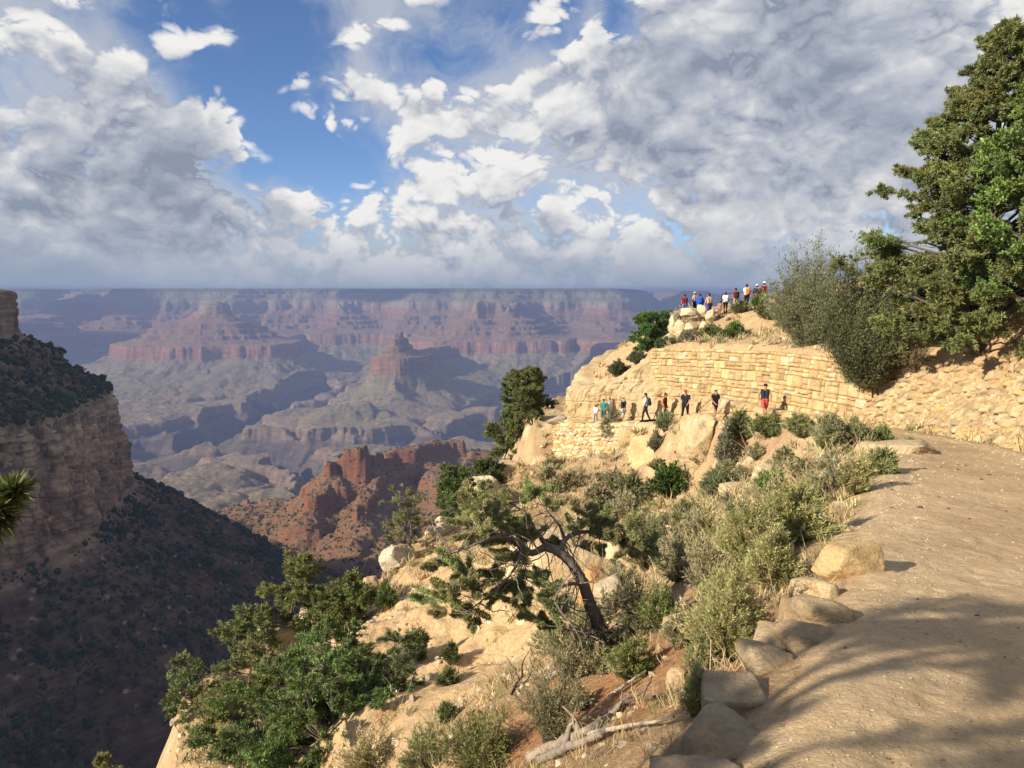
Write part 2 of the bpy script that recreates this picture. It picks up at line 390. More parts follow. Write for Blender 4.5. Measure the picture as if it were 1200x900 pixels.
# polar sheet round the camera, fine where the photograph looks
AZ = np.concatenate([np.linspace(-178, -62, 50, endpoint=False), np.linspace(-62, -42, 60, endpoint=False), np.linspace(-42, 42, 1000, endpoint=False), np.linspace(42, 62, 60, endpoint=False), np.linspace(62, 182, 50)])
RD = np.concatenate([np.geomspace(.25, 1.8, 24, endpoint=False), np.geomspace(1.8, 100, 760, endpoint=False), np.geomspace(100, 260, 14)])
aa, rr_ = np.meshgrid(np.radians(AZ), RD, indexing='ij')
GX, GY = rr_*np.sin(aa), rr_*np.cos(aa)
GZ, (g_dt, g_sd, g_pf, g_ob, g_hw, g_wt, g_a, g_r) = near_z(GX, GY)
def lookup_z(x, y):
    return float(near_z(np.array([x]), np.array([y]))[0][0])
def ground_hit(px, py, lo=1.5, hi=90.0):
    """where the line of sight through a pixel of the photograph meets the hillside"""
    d = np.array(at(px, py, 1.0)); t = np.geomspace(lo, hi, 1400)
    z, f = near_z(d[0]*t, d[1]*t); under = (d[2]*t < z)
    if not under.any(): return None
    k = int(np.argmax(under)); return Vector((d[0]*t[k], d[1]*t[k], float(z[k])))

# own colours of the ground: buff dust on the trail, pale sand, red soil, straw litter
C = lambda *c: np.array(c)
sand, buff, dirt, red, straw, cream = C(.52,.36,.195), C(.48,.36,.22), C(.36,.25,.145), C(.34,.185,.095), C(.42,.33,.185), C(.56,.44,.28)
def zone(px, py, y, rad):
    p = at(px, py, y); return np.exp(-((GX-p[0])**2 + (GY-p[1])**2)/(rad*rad))
n1 = fbm(GX/2.3, GY/2.3, .4, 4); n2 = fbm(GX/.8, GY/.8, 5.4, 4); n3 = fbm(GX/6, GY/6, 8, 3)
gc = dirt + 0*GX[..., None]
def lay(c, f):
    global gc
    f = np.clip(f, 0, 1)[..., None]; gc = gc*(1-f) + c*f
lay(straw, .7*sstep(-.05, .4, n1 + .3*n2))
lay(C(.33,.21,.12), .6*sstep(.0, .4, n3 - .4*n2))
lay(cream, .8*sstep(.15, .5, n2 - .3*n1))
lay(sand, 1.15*np.maximum.reduce([zone(540,760,20,7), zone(500,690,25,7), zone(430,720,28,5), zone(560,830,16.5,4)]))
lay(red, (zone(735,835,7,2.0)*1.1 + zone(830,790,5.5,1.0)*.9 + .5*zone(680,870,6.5,1.4))*sstep(-.5, .15, n2+.2))
lay(C(.44,.30,.17), .85*g_a)
lay(straw, .6*g_a*sstep(-.1, .4, n1))
lay(buff, g_wt*.97)
lay(C(.40,.29,.17), g_wt*.5*sstep(-.1, .45, n1 + .4*n2))
lay(C(.34,.235,.135), .55*g_wt*(1-sstep(0.35, .8, g_dt/g_hw))*sstep(-.4,.3,n3)*(GY < 30))
lay(cream*.92, .5*sstep(.5, 3, g_ob))
V = np.stack([GX, GY, GZ], -1).reshape(-1, 3); cflat = gc.reshape(-1, 3)
gf = grid_faces(len(AZ), len(RD))
ctr = V[gf].mean(1)
onp = (g_wt.reshape(-1)[gf].mean(1) > .5) & (ctr[:, 1] > -9) & (np.hypot(ctr[:, 0], ctr[:, 1]) < 95)
m_soil = ground_mat('stony_soil', (1.2, 9.0, 45.0), (.18, .22, .22), .035, 34.)
m_trail = ground_mat('packed_dust', (.8, 7.0, 40.0), (.12, .13, .16), .014, 55., detail=6)
def submesh(name, sel, mat, kind='structure'):
    f = gf[sel]; u, inv = np.unique(f, return_inverse=True)
    return tag(mesh_np(name, V[u], inv.reshape(-1, 4), mat, cflat[u]), kind=kind)
hillside = submesh('hillside', ~onp & (g_ob.reshape(-1)[gf].max(1) < 60), m_soil)
trail = submesh('trail', onp, m_trail)

# ================================================================== the canyon
T_IN  = [-.5, 0.00, .09, .125, .135, .155, .36, .46, .472, .535, .57, .60, .605, .64, .645, .69, .695, .74, .785, .795, .86, .868, .90, .906, 1.0, 1.3]
T_OUT = [-1330,-1310,-1130,-1080,-1020,-1000,-870,-735,-605,-588,-560,-550,-505,-490,-440,-425,-375,-350,-262,-165,-92,-55,-45,-4, 10, 30]
def cap(x, y, a, b, ha, hb, k, flat=0.0):
    ax, ay = a; bx, by = b; dx, dy = bx-ax, by-ay
    t = np.clip(((x-ax)*dx+(y-ay)*dy)/(dx*dx+dy*dy), 0, 1)
    d = np.hypot(x-ax-t*dx, y-ay-t*dy)
    return ha + (hb-ha)*t - k*np.maximum(d-flat, 0)
def canyon_h(x, y):
    r = np.hypot(x, y)
    s = np.clip(y/6000, .12, 1)
    wx = 330*fbm(x/1900, y/1900, .7, 3) + 190*fbm(x/560, y/560, 2.2, 5)
    wy = 330*fbm(x/1900, y/1900, 5.7, 3) + 190*fbm(x/560, y/560, 8.2, 5)
    X, Y = x + wx*s, y + wy*s
    # far rim with alcoves and points
    rim = 12700 + 1300*fbm(x/3600, 3.3, 1.0, 3) + 650*fbm(x/1100, y/5000, 6.0, 4) + 7000*sstep(1800, 4000, x)
    rim = rim + 1800*sstep(-6200, -8200, x)
    h = 1.02 + (Y-rim)*3.1e-4
    h = np.where(h > .9, np.minimum(.9 + (h-.9)*3, 1.15), h)
    K = 3.0e-4
    F = [((-3690,9000),(-3690,9150),.83,.80,3.5e-4,8), ((-3690,9100),(-3300,11800),.62,.60,K,40), ((-3690,9000),(-3950,7900),.56,.34,3.6e-4,10), ((-3690,9000),(-2900,8300),.54,.34,3.6e-4,10),
         ((-5900,11200),(-5400,14500),.74,.95,K,120), ((-5900,11200),(-6300,9600),.60,.45,K,40), ((-6800,10500),(-7600,13500),.70,.92,K,120),
         ((-2600,11400),(-2300,15000),.78,.99,3.2e-4,60),
         ((-985,6960),(-960,7040),.705,.70,8.0e-4,8), ((-985,6900),(-1040,6500),.50,.40,7.6e-4,20), ((-1040,6500),(-1350,5500),.32,.17,3.2e-4,10), ((-985,7000),(-560,6700),.42,.20,6e-4,10), ((-985,7000),(-700,8500),.47,.49,4.5e-4,20),
         ((-480,9800),(-150,9900),.825,.80,4.2e-4,40), ((-480,9800),(-950,9100),.66,.47,3.8e-4,60), ((-200,9900),(700,9300),.67,.50,3.6e-4,90), ((-100,9900),(300,13500),.78,.97,3.3e-4,90),
         ((1500,11400),(2700,11800),.80,.70,3.4e-4,120), ((1500,11400),(1300,14500),.80,.99,3.2e-4,120), ((1150,8300),(1900,8600),.53,.53,4.5e-4,220), ((1500,11400),(1300,9000),.72,.53,3.6e-4,80),
         ((3600,12500),(3900,17500),.78,1.0,3.0e-4,250),
         ((-1500,5800),(-1250,5900),.34,.34,9e-4,50)]
    for a, b, ha, hb, k, fl in F: h = np.maximum(h, cap(X, Y, a, b, ha, hb, k, fl))
    base = .165 + .06*fbm(x/2600, y/2600, 4.4, 4) - .05*np.clip(.22-np.abs(fbm(X/1700, Y/1700, 14.4, 4)), 0, 1)/.22
    h = np.maximum(h, base)
    gul = ridged(X/900, Y/900, .3, 4)
    h = h - (.045*(.6-gul) + .014*fbm(x/160, y/160, 3.0, 4))*sstep(.10, .2, h)*(1-sstep(.93, .99, h))*np.clip((y-2500)/2500, 0, 1)
    # inner gorge and the side canyons that run down to it
    for P, w0, k in (([(-9000,6800),(-5000,6100),(-3200,5350),(-2150,5150),(-1500,5000),(-500,5350),(600,5700),(2300,5500),(6000,6800)], 25, 5.0e-4),
                     ([(-1650,5050),(-1350,4500),(-1150,4000),(-950,3300),(-700,2900)], 20, 5.5e-4), ([(-300,5400),(100,6500),(500,8000)], 25, 4.5e-4), ([(-2300,5200),(-2300,6400),(-2200,8200)], 20, 4.5e-4)):
        d, _, par = poly_dist(X + 110*fbm(x/300, y/300, 3.3, 4), Y + 110*fbm(x/300, y/300, 7.3, 4), np.array(P, float)); g = .01 + np.maximum(d-w0, 0)*k
        if k > 5e-4: g = g + .035*par
        h = np.minimum(h, np.maximum(g, np.where(g > .135, 9, g)))
    # this side of the gorge: long platform, then the slopes below our own rim
    hs = np.interp(r, [0, 120, 400, 900, 1500, 2100, 2600, 3100, 4600, 5200], [.75, .72, .665, .615, .56, .50, .42, .30, .14, .0])
    hs = hs - (.045*np.clip(.16-np.abs(fbm(x/700, y/700, 24.4, 4)), 0, 1)/.16 + .02*(.5-ridged(x/420, y/420, 5.0, 4)))*sstep(2500, 3200, r)
    hs = hs + (.03*fbm(x/260, y/260, 6.6, 4) + .05*fbm(x/900, y/900, 1.6, 3))*sstep(400, 1200, r) - .03*(.5-ridged(x/330, y/330, 2.0, 3))*sstep(500, 1300, r)
    h = np.where(y < 5000, np.maximum(np.where(hs > h, hs, h), np.where(y < 4650, hs, -1)) if False else np.maximum(h*sstep(3000, 4300, y) - (1-sstep(3000, 4300, y)), hs*(1-sstep(4400, 5000, y)) - sstep(4400, 5000, y)), h)
    for P, w0, k in (([(-1650,5050),(-1350,4500),(-1150,4000),(-950,3300),(-700,2900)], 20, 5.5e-4), ([(-9000,6800),(-5000,6100),(-3200,5350),(-2150,5150),(-1500,5000),(-500,5350),(600,5700),(2300,5500),(6000,6800)], 25, 5.0e-4)):
        d, _, par = poly_dist(X + 110*fbm(x/300, y/300, 3.3, 4), Y + 110*fbm(x/300, y/300, 7.3, 4), np.array(P, float)); g = .01 + np.maximum(d-w0, 0)*k + (.035*par if k > 5e-4 else 0)
        h = np.where(g < .135, np.minimum(h, g), h)
    # the red butte in the middle distance and the ridge that ties it to us
    Xn, Yn = x + 60*fbm(x/160, y/160, 3.1, 4), y + 60*fbm(x/160, y/160, 9.1, 4)
    for a, b, ha, hb, k, fl in [((-436,1940),(-426,1975),.685,.68,2.4e-3,8), ((-470,1910),(-380,2050),.640,.635,7e-4,10), ((-330,2050),(-180,2180),.650,.648,1.1e-3,22), ((-380,2030),(-60,2250),.635,.63,6.5e-4,20), ((-60,2250),(60,2100),.61,.585,6e-4,20),
                              ((-450,1930),(-500,1700),.635,.58,7e-4,10), ((-380,1980),(-330,1500),.62,.575,5.5e-4,10), ((-220,2120),(-120,1600),.62,.57,5.5e-4,10)]:
        h = np.maximum(h, cap(Xn, Yn, a, b, ha, hb, k, fl))
    h = h + np.where(r < 2900, (.012*ridged(x/120, y/120, 1.1, 3) + .006*fbm(x/30, y/30, 2.1, 3))*sstep(300, 700, r)*(1-sstep(2500, 2900, r)), 0)
    return h
AZ2 = np.concatenate([np.linspace(-56, -37, 90, endpoint=False), np.linspace(-37, 14, 1040, endpoint=False), np.linspace(14, 48, 240)])
RD2 = np.concatenate([np.geomspace(60, 900, 90, endpoint=False), np.geomspace(900, 2700, 330, endpoint=False), np.geomspace(2700, 18000, 780, endpoint=False), np.geomspace(18000, 60000, 60)])
a2, r2 = np.meshgrid(np.radians(AZ2), RD2, indexing='ij'); CX, CY = r2*np.sin(a2), r2*np.cos(a2)
CH = canyon_h(CX, CY)
# every butte top keeps its own hardness: small offsets in the height of the beds
CZ = np.interp(CH + .004*fbm(CX/300, CY/300, 2, 2), T_IN, T_OUT)
lin_ = np.interp(CH, [0, .155, .36, .475, .57, .79, 1], [-1400, -1000, -900, -640, -555, -262, 10])
CZ = CZ + (lin_-CZ)*.60*(1-sstep(2400, 3000, r2))
CZ += np.clip(CY/9000, .12, 1)*(9*fbm(CX/120, CY/120, 1.0, 3))
CZ -= np.where((CZ < -770) & (CY > 2600), 20*(np.clip(.26-np.abs(fbm(CX/650, CY/650, 51, 5)), 0, 1)/.26)**1.4*sstep(-770, -840, CZ)*sstep(2600, 3400, CY), 0)
CZ += np.where((r2 > 600) & (r2 < 2700), 7*fbm(CX/34, CY/34, 61, 4) + 5*np.round(2*fbm(CX/60, CY/60, 63, 3))/2, 0)
CZ += np.where(CH > .985, 22*sstep(9000, 14000, CY) - 120*sstep(1500, 4200, CX)*sstep(9000, 14000, CY), 0)
CZ += (CH > .93)*np.clip(fbm(CX/70, CY/70, 4, 2), 0, 1)*14*sstep(9000, 14000, CY)
# keep clear below the hillside on this side
CZ = np.where(CY < 60, np.minimum(CZ, -80), CZ)

def rock_beds(t, zs, var, strength=1.0):
    """colours of the beds by their height, in metres below the rim"""
    f = t.math('DIVIDE', t.math('ADD', t.math('ADD', zs, 1420), t.math('MULTIPLY', t.math('SUBTRACT', var, .5), 30)), 1440)
    q = lambda z: (z+1420)/1440
    return t.ramp(f, [(q(-1400), (.10,.085,.085)), (q(-1100), (.13,.105,.10)), (q(-1075), (.27,.19,.14)), (q(-1010), (.29,.21,.15)), (q(-995), (.24,.19,.12)), (q(-890), (.235,.195,.125)),
        (q(-755), (.25,.20,.13)), (q(-730), (.29,.15,.10)), (q(-615), (.32,.175,.115)), (q(-590), (.25,.14,.09)), (q(-500), (.27,.15,.10)), (q(-430), (.24,.135,.09)), (q(-350), (.26,.135,.09)), (q(-270), (.27,.15,.10)),
        (q(-250), (.27,.21,.15)), (q(-165), (.27,.22,.16)), (q(-150), (.20,.18,.115)), (q(-95), (.19,.175,.11)), (q(-80), (.24,.205,.145)), (q(-20), (.20,.175,.125)), (q(-6), (.07,.08,.045))])
def canyon_mat(name, scrub_scale, mottle, bump, veg=.75, warm=(1, 1, 1)):
    m, t, b = new_mat(name, .95, .05)
    g = t.add('ShaderNodeNewGeometry'); co = g.outputs['Position']
    sp = t.add('ShaderNodeSeparateXYZ', i_0=co).outputs
    st = t.add('ShaderNodeVectorMath', operation='MULTIPLY', i_0=co, i_1=(1, 1, 7)).outputs[0]
    var = t.noise(co, mottle*.25, 4)
    c = t.mix(1.0, rock_beds(t, sp[2], var), warm, 'MULTIPLY')
    c = t.mix(1.0, c, t.ramp(t.noise(st, mottle, 6, .65), [(.28, .68), (.72, 1.32)]), 'MULTIPLY')
    nz = t.add('ShaderNodeSeparateXYZ', i_0=g.outputs['Normal']).outputs[2]
    flat = t.ramp(nz, [(.60, 0.), (.82, 1.)])
    c = t.mix(t.math('MULTIPLY', flat, .35), c, (.21, .175, .115))
    cover = t.noise(co, scrub_scale*.05, 4)
    v = t.vor(co, scrub_scale).outputs['Distance']
    th = t.math('MULTIPLY', t.math('SUBTRACT', cover, .28), 1.05)
    dots = t.add('ShaderNodeMapRange', i_Value=t.math('SUBTRACT', th, v), i_From_Min=-.05, i_From_Max=.07).outputs[0]
    c = t.mix(t.math('MULTIPLY', t.math('MULTIPLY', dots, flat), veg), c, (.055, .065, .035))
    t.l.new(c, b.inputs['Base Color'])
    h = t.noise(st, mottle*3, 6, .7)
    bp = t.add('ShaderNodeBump', i_Strength=1.0, i_Distance=bump, i_Height=h); t.l.new(bp.outputs[0], b.inputs['Normal'])
    return m
m_far = canyon_mat('far_rock_beds', .016, .006, 30., .65)
m_mid = canyon_mat('near_rock_beds', .20, .05, 6., .95, (.95, .80, .68))
VC = np.stack([CX, CY, CZ], -1).reshape(-1, 3); cf = grid_faces(len(AZ2), len(RD2))
rc = np.hypot(VC[cf[:, 0], 0], VC[cf[:, 0], 1])
def sub2(name, sel, mat):
    f = cf[sel]; u, inv = np.unique(f, return_inverse=True)
    return tag(mesh_np(name, VC[u], inv.reshape(-1, 4), mat), kind='structure')
sub2('side_canyon_terrain', rc < 2690, m_mid)
sub2('canyon_terrain', rc >= 2690, m_far)

# ------------------------------------------------------------------ canyon wall on the left
CLIFF = dense([(-850,-300),(-750,-60),(-640,150),(-530,320),(-456,490),(-419,552),(-395,602),(-394,646),(-416,720),(-440,810),(-500,890),(-640,960),(-950,1010),(-1700,1040)], n=3000)
seg = np.concatenate([[0], np.cumsum(np.hypot(*np.diff(CLIFF, axis=0).T))])
us = np.concatenate([np.linspace(0, seg[np.argmin(np.abs(CLIFF[:,1]-330))], 120, endpoint=False),
                     np.linspace(seg[np.argmin(np.abs(CLIFF[:,1]-330))], seg[np.argmin(np.abs(CLIFF[:,1]-960))], 760, endpoint=False), np.linspace(seg[np.argmin(np.abs(CLIFF[:,1]-960))], seg[-1], 120)])
cx = np.interp(us, seg, CLIFF[:, 0]); cy = np.interp(us, seg, CLIFF[:, 1])
def smooth_dir(win):
    a = np.interp(us+win, seg, CLIFF[:, 0]) - np.interp(us-win, seg, CLIFF[:, 0]); b = np.interp(us+win, seg, CLIFF[:, 1]) - np.interp(us-win, seg, CLIFF[:, 1])
    L = np.hypot(a, b); return b/L, -a/L
nx1, ny1 = smooth_dir(22); nx2, ny2 = smooth_dir(130)
prof = dense([(-420,14),(-170,8),(-130,5),(-88,0),(-86,-14),(-83,-43),(-68,-56),(-50,-66),(-47,-77),(-30,-90),(-12,-101),(-2,-107),(0,-110)], step=1.1)
prof = np.vstack([prof, dense([(.6,-111.5),(3,-127),(6,-160),(10,-196),(16,-214)], step=1.0), dense([(19,-217),(60,-248),(150,-318),(300,-432),(480,-560),(640,-660)], step=1.7)])
oo = prof[:, 0][None]; zz_ = prof[:, 1][None]; U = us[:, None] + 0*oo; O = oo + 0*U; Z = zz_ + 0*U
wv = sstep(-10, 150, np.abs(O))
NX = nx1[:, None]*(1-wv) + nx2[:, None]*wv; NY = ny1[:, None]*(1-wv) + ny2[:, None]*wv
isc = sstep(-111.5, -114, Z)*(1-sstep(-205, -216, Z)); isk = sstep(-2, -8, Z)*(1-sstep(-40, -50, Z)); issl = sstep(-216, -240, Z)
tor = sstep(-44, -52, Z)*(1-sstep(-102, -109, Z))
crk = lambda q, w: np.clip(w-np.abs(q), 0, 1)/w
uw = U + 5*fbm(U/20, Z/30, 9, 3)
dsp = isc*(10*fbm(U/46, Z/150, .5, 3) + 9*np.round(2.2*fbm(uw/34, Z/140, 1.5, 2))/2.2 + 2.2*fbm(U/6, Z/10, 2.5, 4) - 4*crk(fbm(uw/15, Z/140, 4.5, 2), .10) - 2.5*crk(fbm(uw/55, Z/7, 6.5, 2), .09) + 2.4*np.round(2*fbm(uw/40, Z/16, 7.5, 2))/2 + 3*np.clip(fbm(U/18, Z/22, 17, 3)-.15, 0, 1)*3 - 9*sstep(.12, .22, fbm(uw/24, Z/34, 37, 3)) - 3*crk(fbm(uw/8, Z/60, 14.5, 2), .12))
dsp = dsp + isk*(4*fbm(U/26, Z/60, 3.5, 3) + 2.0*ridged(U/11, Z/22, 1.9, 2) + 3.*np.round(2*fbm(uw/40, Z/6, 8, 2))/2)
dsp = dsp + tor*(6*fbm(U/30, Z/20, 1.1, 4) + 4*ridged(U/22, O/22, 2, 3) + 7*np.round(1.5*fbm(uw/50, Z/18, 27.5, 3))/1.5) + issl*(16*fbm(U/70, O/120, 6, 4)*sstep(-216, -300, Z))
zadd = issl*(7*fbm(U/24, O/24, 3, 4) + 9*ridged(U/60, O/220, 4, 2)*sstep(-216, -300, Z)) + tor*2.2*fbm(U/9, O/9, 3, 3)
rimw = 22*fbm(U/60, .5, .5, 3)*sstep(-20, -80, O)
P_ = O + dsp + rimw
# a ledge band half way down the cliff
P_ = P_ + isc*(2.5*sstep(-150, -152, Z) + 2.*sstep(-178, -179.5, Z)*sstep(-.1, .2, fbm(U/50, 1, 1, 2)))
WX = cx[:, None] + NX*P_; WY = cy[:, None] + NY*P_; WZ = Z + zadd
m_wall, t, b = new_mat('left_wall_rock', .95, .06)
g = t.add('ShaderNodeNewGeometry'); co = g.outputs['Position']
sp = t.add('ShaderNodeSeparateXYZ', i_0=co).outputs
st = t.add('ShaderNodeVectorMath', operation='MULTIPLY', i_0=co, i_1=(1, 1, .25)).outputs[0]
bd = t.add('ShaderNodeVectorMath', operation='MULTIPLY', i_0=co, i_1=(.25, .25, 3)).outputs[0]
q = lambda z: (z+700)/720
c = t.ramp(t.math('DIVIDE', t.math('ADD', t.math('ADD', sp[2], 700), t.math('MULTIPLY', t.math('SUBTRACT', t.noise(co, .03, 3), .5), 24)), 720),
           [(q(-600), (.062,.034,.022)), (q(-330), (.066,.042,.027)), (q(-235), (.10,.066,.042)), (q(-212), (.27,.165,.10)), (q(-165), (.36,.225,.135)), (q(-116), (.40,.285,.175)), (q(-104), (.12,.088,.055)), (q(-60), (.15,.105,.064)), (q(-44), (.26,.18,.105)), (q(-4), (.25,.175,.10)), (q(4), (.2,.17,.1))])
c = t.mix(1.0, c, t.ramp(t.noise(st, .09, 6, .65), [(.34, .35), (.47, .95), (.70, 1.35)]), 'MULTIPLY')
c = t.mix(1.0, c, t.ramp(t.noise(bd, .09, 5, .6), [(.36, .60), (.62, 1.25)]), 'MULTIPLY')
v = t.vor(co, .16).outputs
nz = t.add('ShaderNodeSeparateXYZ', i_0=g.outputs['Normal']).outputs[2]
flat = t.ramp(nz, [(.45, 0.), (.68, 1.)])
stone = t.math('MULTIPLY', t.ramp(v['Color'], [(.78, 0.), (.86, 1.)]), t.ramp(v['Distance'], [(.25, 1.), (.45, 0.)]))
c = t.mix(t.math('MULTIPLY', t.math('MULTIPLY', stone, flat), .8), c, (.28, .21, .155))
t.l.new(c, b.inputs['Base Color'])
bp = t.add('ShaderNodeBump', i_Strength=1.0, i_Distance=2.5, i_Height=t.noise(st, .22, 7, .72)); t.l.new(bp.outputs[0], b.inputs['Normal'])
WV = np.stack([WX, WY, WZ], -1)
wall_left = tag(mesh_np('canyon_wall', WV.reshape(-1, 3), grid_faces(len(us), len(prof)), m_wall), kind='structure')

# scrub and small trees on that wall and its talus: nobody could count them
m_scrub, t, b = new_mat('dark_scrub', .9, .1)
t.l.new(t.add('ShaderNodeVertexColor', layer_name='tint').outputs['Color'], b.inputs['Base Color'])
def lumps(n_dirs=14, seed=0):
    r = np.random.default_rng(seed); bm = bmesh.new(); bmesh.ops.create_icosphere(bm, subdivisions=1, radius=1)
    v = np.array([x.co for x in bm.verts]); f = np.array([[q.index for q in x.verts] for x in bm.faces]); bm.free()
    v *= (1 + .45*fbm(v[:, 0]*2.1+seed*3, v[:, 1]*2.1, v[:, 2]*2.1, 2))[:, None]; return v, f
LUMPS = [lumps(seed=s) for s in range(5)]
def scatter_lumps(name, pts, size, cols, mat, squash=.95, seed=3):
    r = np.random.default_rng(seed); VV = []; FF = []; CC = []; o = 0
    for i, p in enumerate(pts):
        v, f = LUMPS[i % 5]; a = r.uniform(0, 6.28); ca, sa = math.cos(a), math.sin(a); s = size[i]
        w_ = np.c_[v[:, 0]*ca - v[:, 1]*sa, v[:, 0]*sa + v[:, 1]*ca, v[:, 2]*squash*r.uniform(.8, 1.35)]*s + p + (0, 0, .35*s)
        VV.append(w_); FF.append(f+o); CC.append(np.repeat(cols[i][None], len(v), 0)); o += len(v)
    return mesh_np(name, np.vstack(VV), np.vstack(FF), mat, np.vstack(CC), smooth=True)
r_ = np.random.default_rng(11)
dens = (sstep(-213, -221, Z)*np.clip(.42 + 1.5*fbm(U/45, O/45, 12, 4), .05, 1.6) + tor*.34 + sstep(-112, -103, Z)*(1-sstep(-100, -95, Z))*.5)
du = np.gradient(us)[:, None]; dv = np.hypot(np.gradient(prof[:, 0]), np.gradient(prof[:, 1]))[None]
pr = (dens*du*dv*(WY > 180)*(WY < 1150)*(WZ > -520)).ravel(); pr = np.clip(pr, 0, None); pr /= pr.sum()
N = 75000; idx = r_.choice(len(pr), N, p=pr); base = WV.reshape(-1, 3)[idx] + r_.normal(size=(N, 3))*(.8, .8, 0)
sz = np.exp(r_.normal(-.15, .60, N)); cc = np.array([.026, .034, .017])*np.exp(r_.normal(0, .3, (N, 1))) * (1 + r_.normal(0, .12, (N, 3)))
scrub = tag(scatter_lumps('scrub', base, sz, np.abs(cc), m_scrub), 'dark scrub and small pines scattered over the shaded canyon slope at left', 'scrub', kind='stuff')

pm = ((CX > -900) & (CX < 300) & (CY > 900) & (CY < 2600)).ravel()*(r2*np.gradient(r2, axis=1)).ravel(); pm = pm/pm.sum(); N = 22000
ix = r_.choice(len(pm), N, p=pm); bp_ = VC[ix] + r_.normal(size=(N, 3))*(2, 2, 0); sz = np.exp(r_.normal(.35, .45, N)); cc = np.array([.040, .046, .024])*np.exp(r_.normal(0, .3, (N, 1)))*np.ones((1, 3))
tag(scatter_lumps('scrub', bp_, sz, cc, m_scrub, seed=5), 'green scrub speckling the sunlit red butte in the middle distance', 'scrub', kind='stuff')

# ================================================================== stone: walls, cliff, boulders
def rock_mat(name, strata=2.2, bump=.05, scale=1.0, vert=.0, stain=.35, rough=.92):
    m, t, b = new_mat(name, rough, .12)
    co = t.add('ShaderNodeNewGeometry').outputs['Position']
    c = t.add('ShaderNodeVertexColor', layer_name='tint').outputs['Color']
    bd = t.add('ShaderNodeVectorMath', operation='MULTIPLY', i_0=co, i_1=(.6, .6, strata)).outputs[0]
    c = t.mix(1.0, c, t.ramp(t.noise(bd, 1.6*scale, 6, .6), [(.3, .72), (.5, 1.0), (.7, 1.2)]), 'MULTIPLY')
    c = t.mix(1.0, c, t.ramp(t.noise(co, 9*scale, 5, .65), [(.3, .80), (.7, 1.16)]), 'MULTIPLY')
    c = t.mix(t.math('MULTIPLY', t.ramp(t.noise(co, .9*scale, 6, .7), [(.52, 0.), (.68, 1.)]), stain), c, (.25, .19, .13))
    c = t.mix(t.math('MULTIPLY', t.ramp(t.noise(co, 2.3*scale, 5, .6, .6), [(.55, 0.), (.7, 1.)]), .55), c, (.50, .33, .15))
    t.l.new(c, b.inputs['Base Color'])
    h = t.math('ADD', t.noise(co, 14*scale, 7, .7), t.math('MULTIPLY', t.noise(bd, 4*scale, 5, .6), 1.5))
    bp = t.add('ShaderNodeBump', i_Strength=1.0, i_Distance=bump, i_Height=h); t.l.new(bp.outputs[0], b.inputs['Normal'])
    return m
m_rock = rock_mat('buff_limestone', 2.2, .035, 1.6)
m_cliff = rock_mat('cliff_limestone', 1.2, .09, .8, stain=.25)
m_mason = rock_mat('cut_stone', 1.0, .03, 2.2, stain=.42)
m_edge = rock_mat('trail_stone', 1.6, .03, 3.2, stain=.6)

def curtain(name, P, top, bot, disp, colf, mat, batter=.05, du=.035, dv=.035, capw=.7, kind=None):
    """a standing face along plan curve P; disp(s, h, H) pushes it outwards (to the left of the walking direction)"""
    P = dense(P, step=du); s = np.concatenate([[0], np.cumsum(np.hypot(*np.diff(P, axis=0).T))])
    k = max(2, int(1.2/du)); Pp = np.vstack([P[:1]]*k + [P] + [P[-1:]]*k)
    g = np.stack([np.convolve(np.gradient(P[:, i]), np.ones(k)/k, 'same') for i in (0, 1)], 1)
    g /= np.linalg.norm(g, axis=1)[:, None] + 1e-9
    n = np.stack([-g[:, 1], g[:, 0]], 1)
    tz = np.asarray(top(P[:, 0], P[:, 1])); bz = np.asarray(bot(P[:, 0], P[:, 1])); H = np.maximum(tz-bz, .05)
    nv = max(8, int(H.max()/dv)); v = np.linspace(0, 1, nv)
    Sg = s[:, None] + 0*v[None]; Hg = H[:, None]*v[None]
    D = disp(Sg, Hg, H[:, None] + 0*Hg)
    O = D - batter*Hg
    X = P[:, :1] + n[:, :1]*O; Y = P[:, 1:2] + n[:, 1:2]*O; Z = bz[:, None] + Hg
    Cc = colf(Sg, Hg, H[:, None] + 0*Hg)
    # coping: run the top edge back into the hill
    cx_, cy_, cz_, cc_ = [], [], [], []
    for j, w_ in enumerate(np.linspace(0, 1, 7)[1:]):
        cx_.append(X[:, -1] - n[:, 0]*capw*w_); cy_.append(Y[:, -1] - n[:, 1]*capw*w_); cz_.append(Z[:, -1] + .03*fbm(s*2, w_*2+0*s, 3, 2) - .1*(w_ > .9)); cc_.append(Cc[:, -1])
    X = np.c_[X, np.stack(cx_, 1)]; Y = np.c_[Y, np.stack(cy_, 1)]; Z = np.c_[Z, np.stack(cz_, 1)]; Cc = np.concatenate([Cc, np.stack(cc_, 1)], 1)
    V = np.stack([X, Y, Z], -1).reshape(-1, 3); f = grid_faces(X.shape[0], X.shape[1])[:, ::-1]
    o = mesh_np(name, V, f, mat, Cc.reshape(-1, 3))
    if kind: o['kind'] = kind
    return o
def trail_z(x, y):
    _, _, par = poly_dist(np.asarray(x, float), np.asarray(y, float), TRAIL); return np.interp(par, np.arange(len(TRAIL)), TRAIL[:, 2])
def up_z(x, y): return UP(np.asarray(x, float), np.asarray(y, float))
def low_z(x, y): return near_z(x, y)[0]

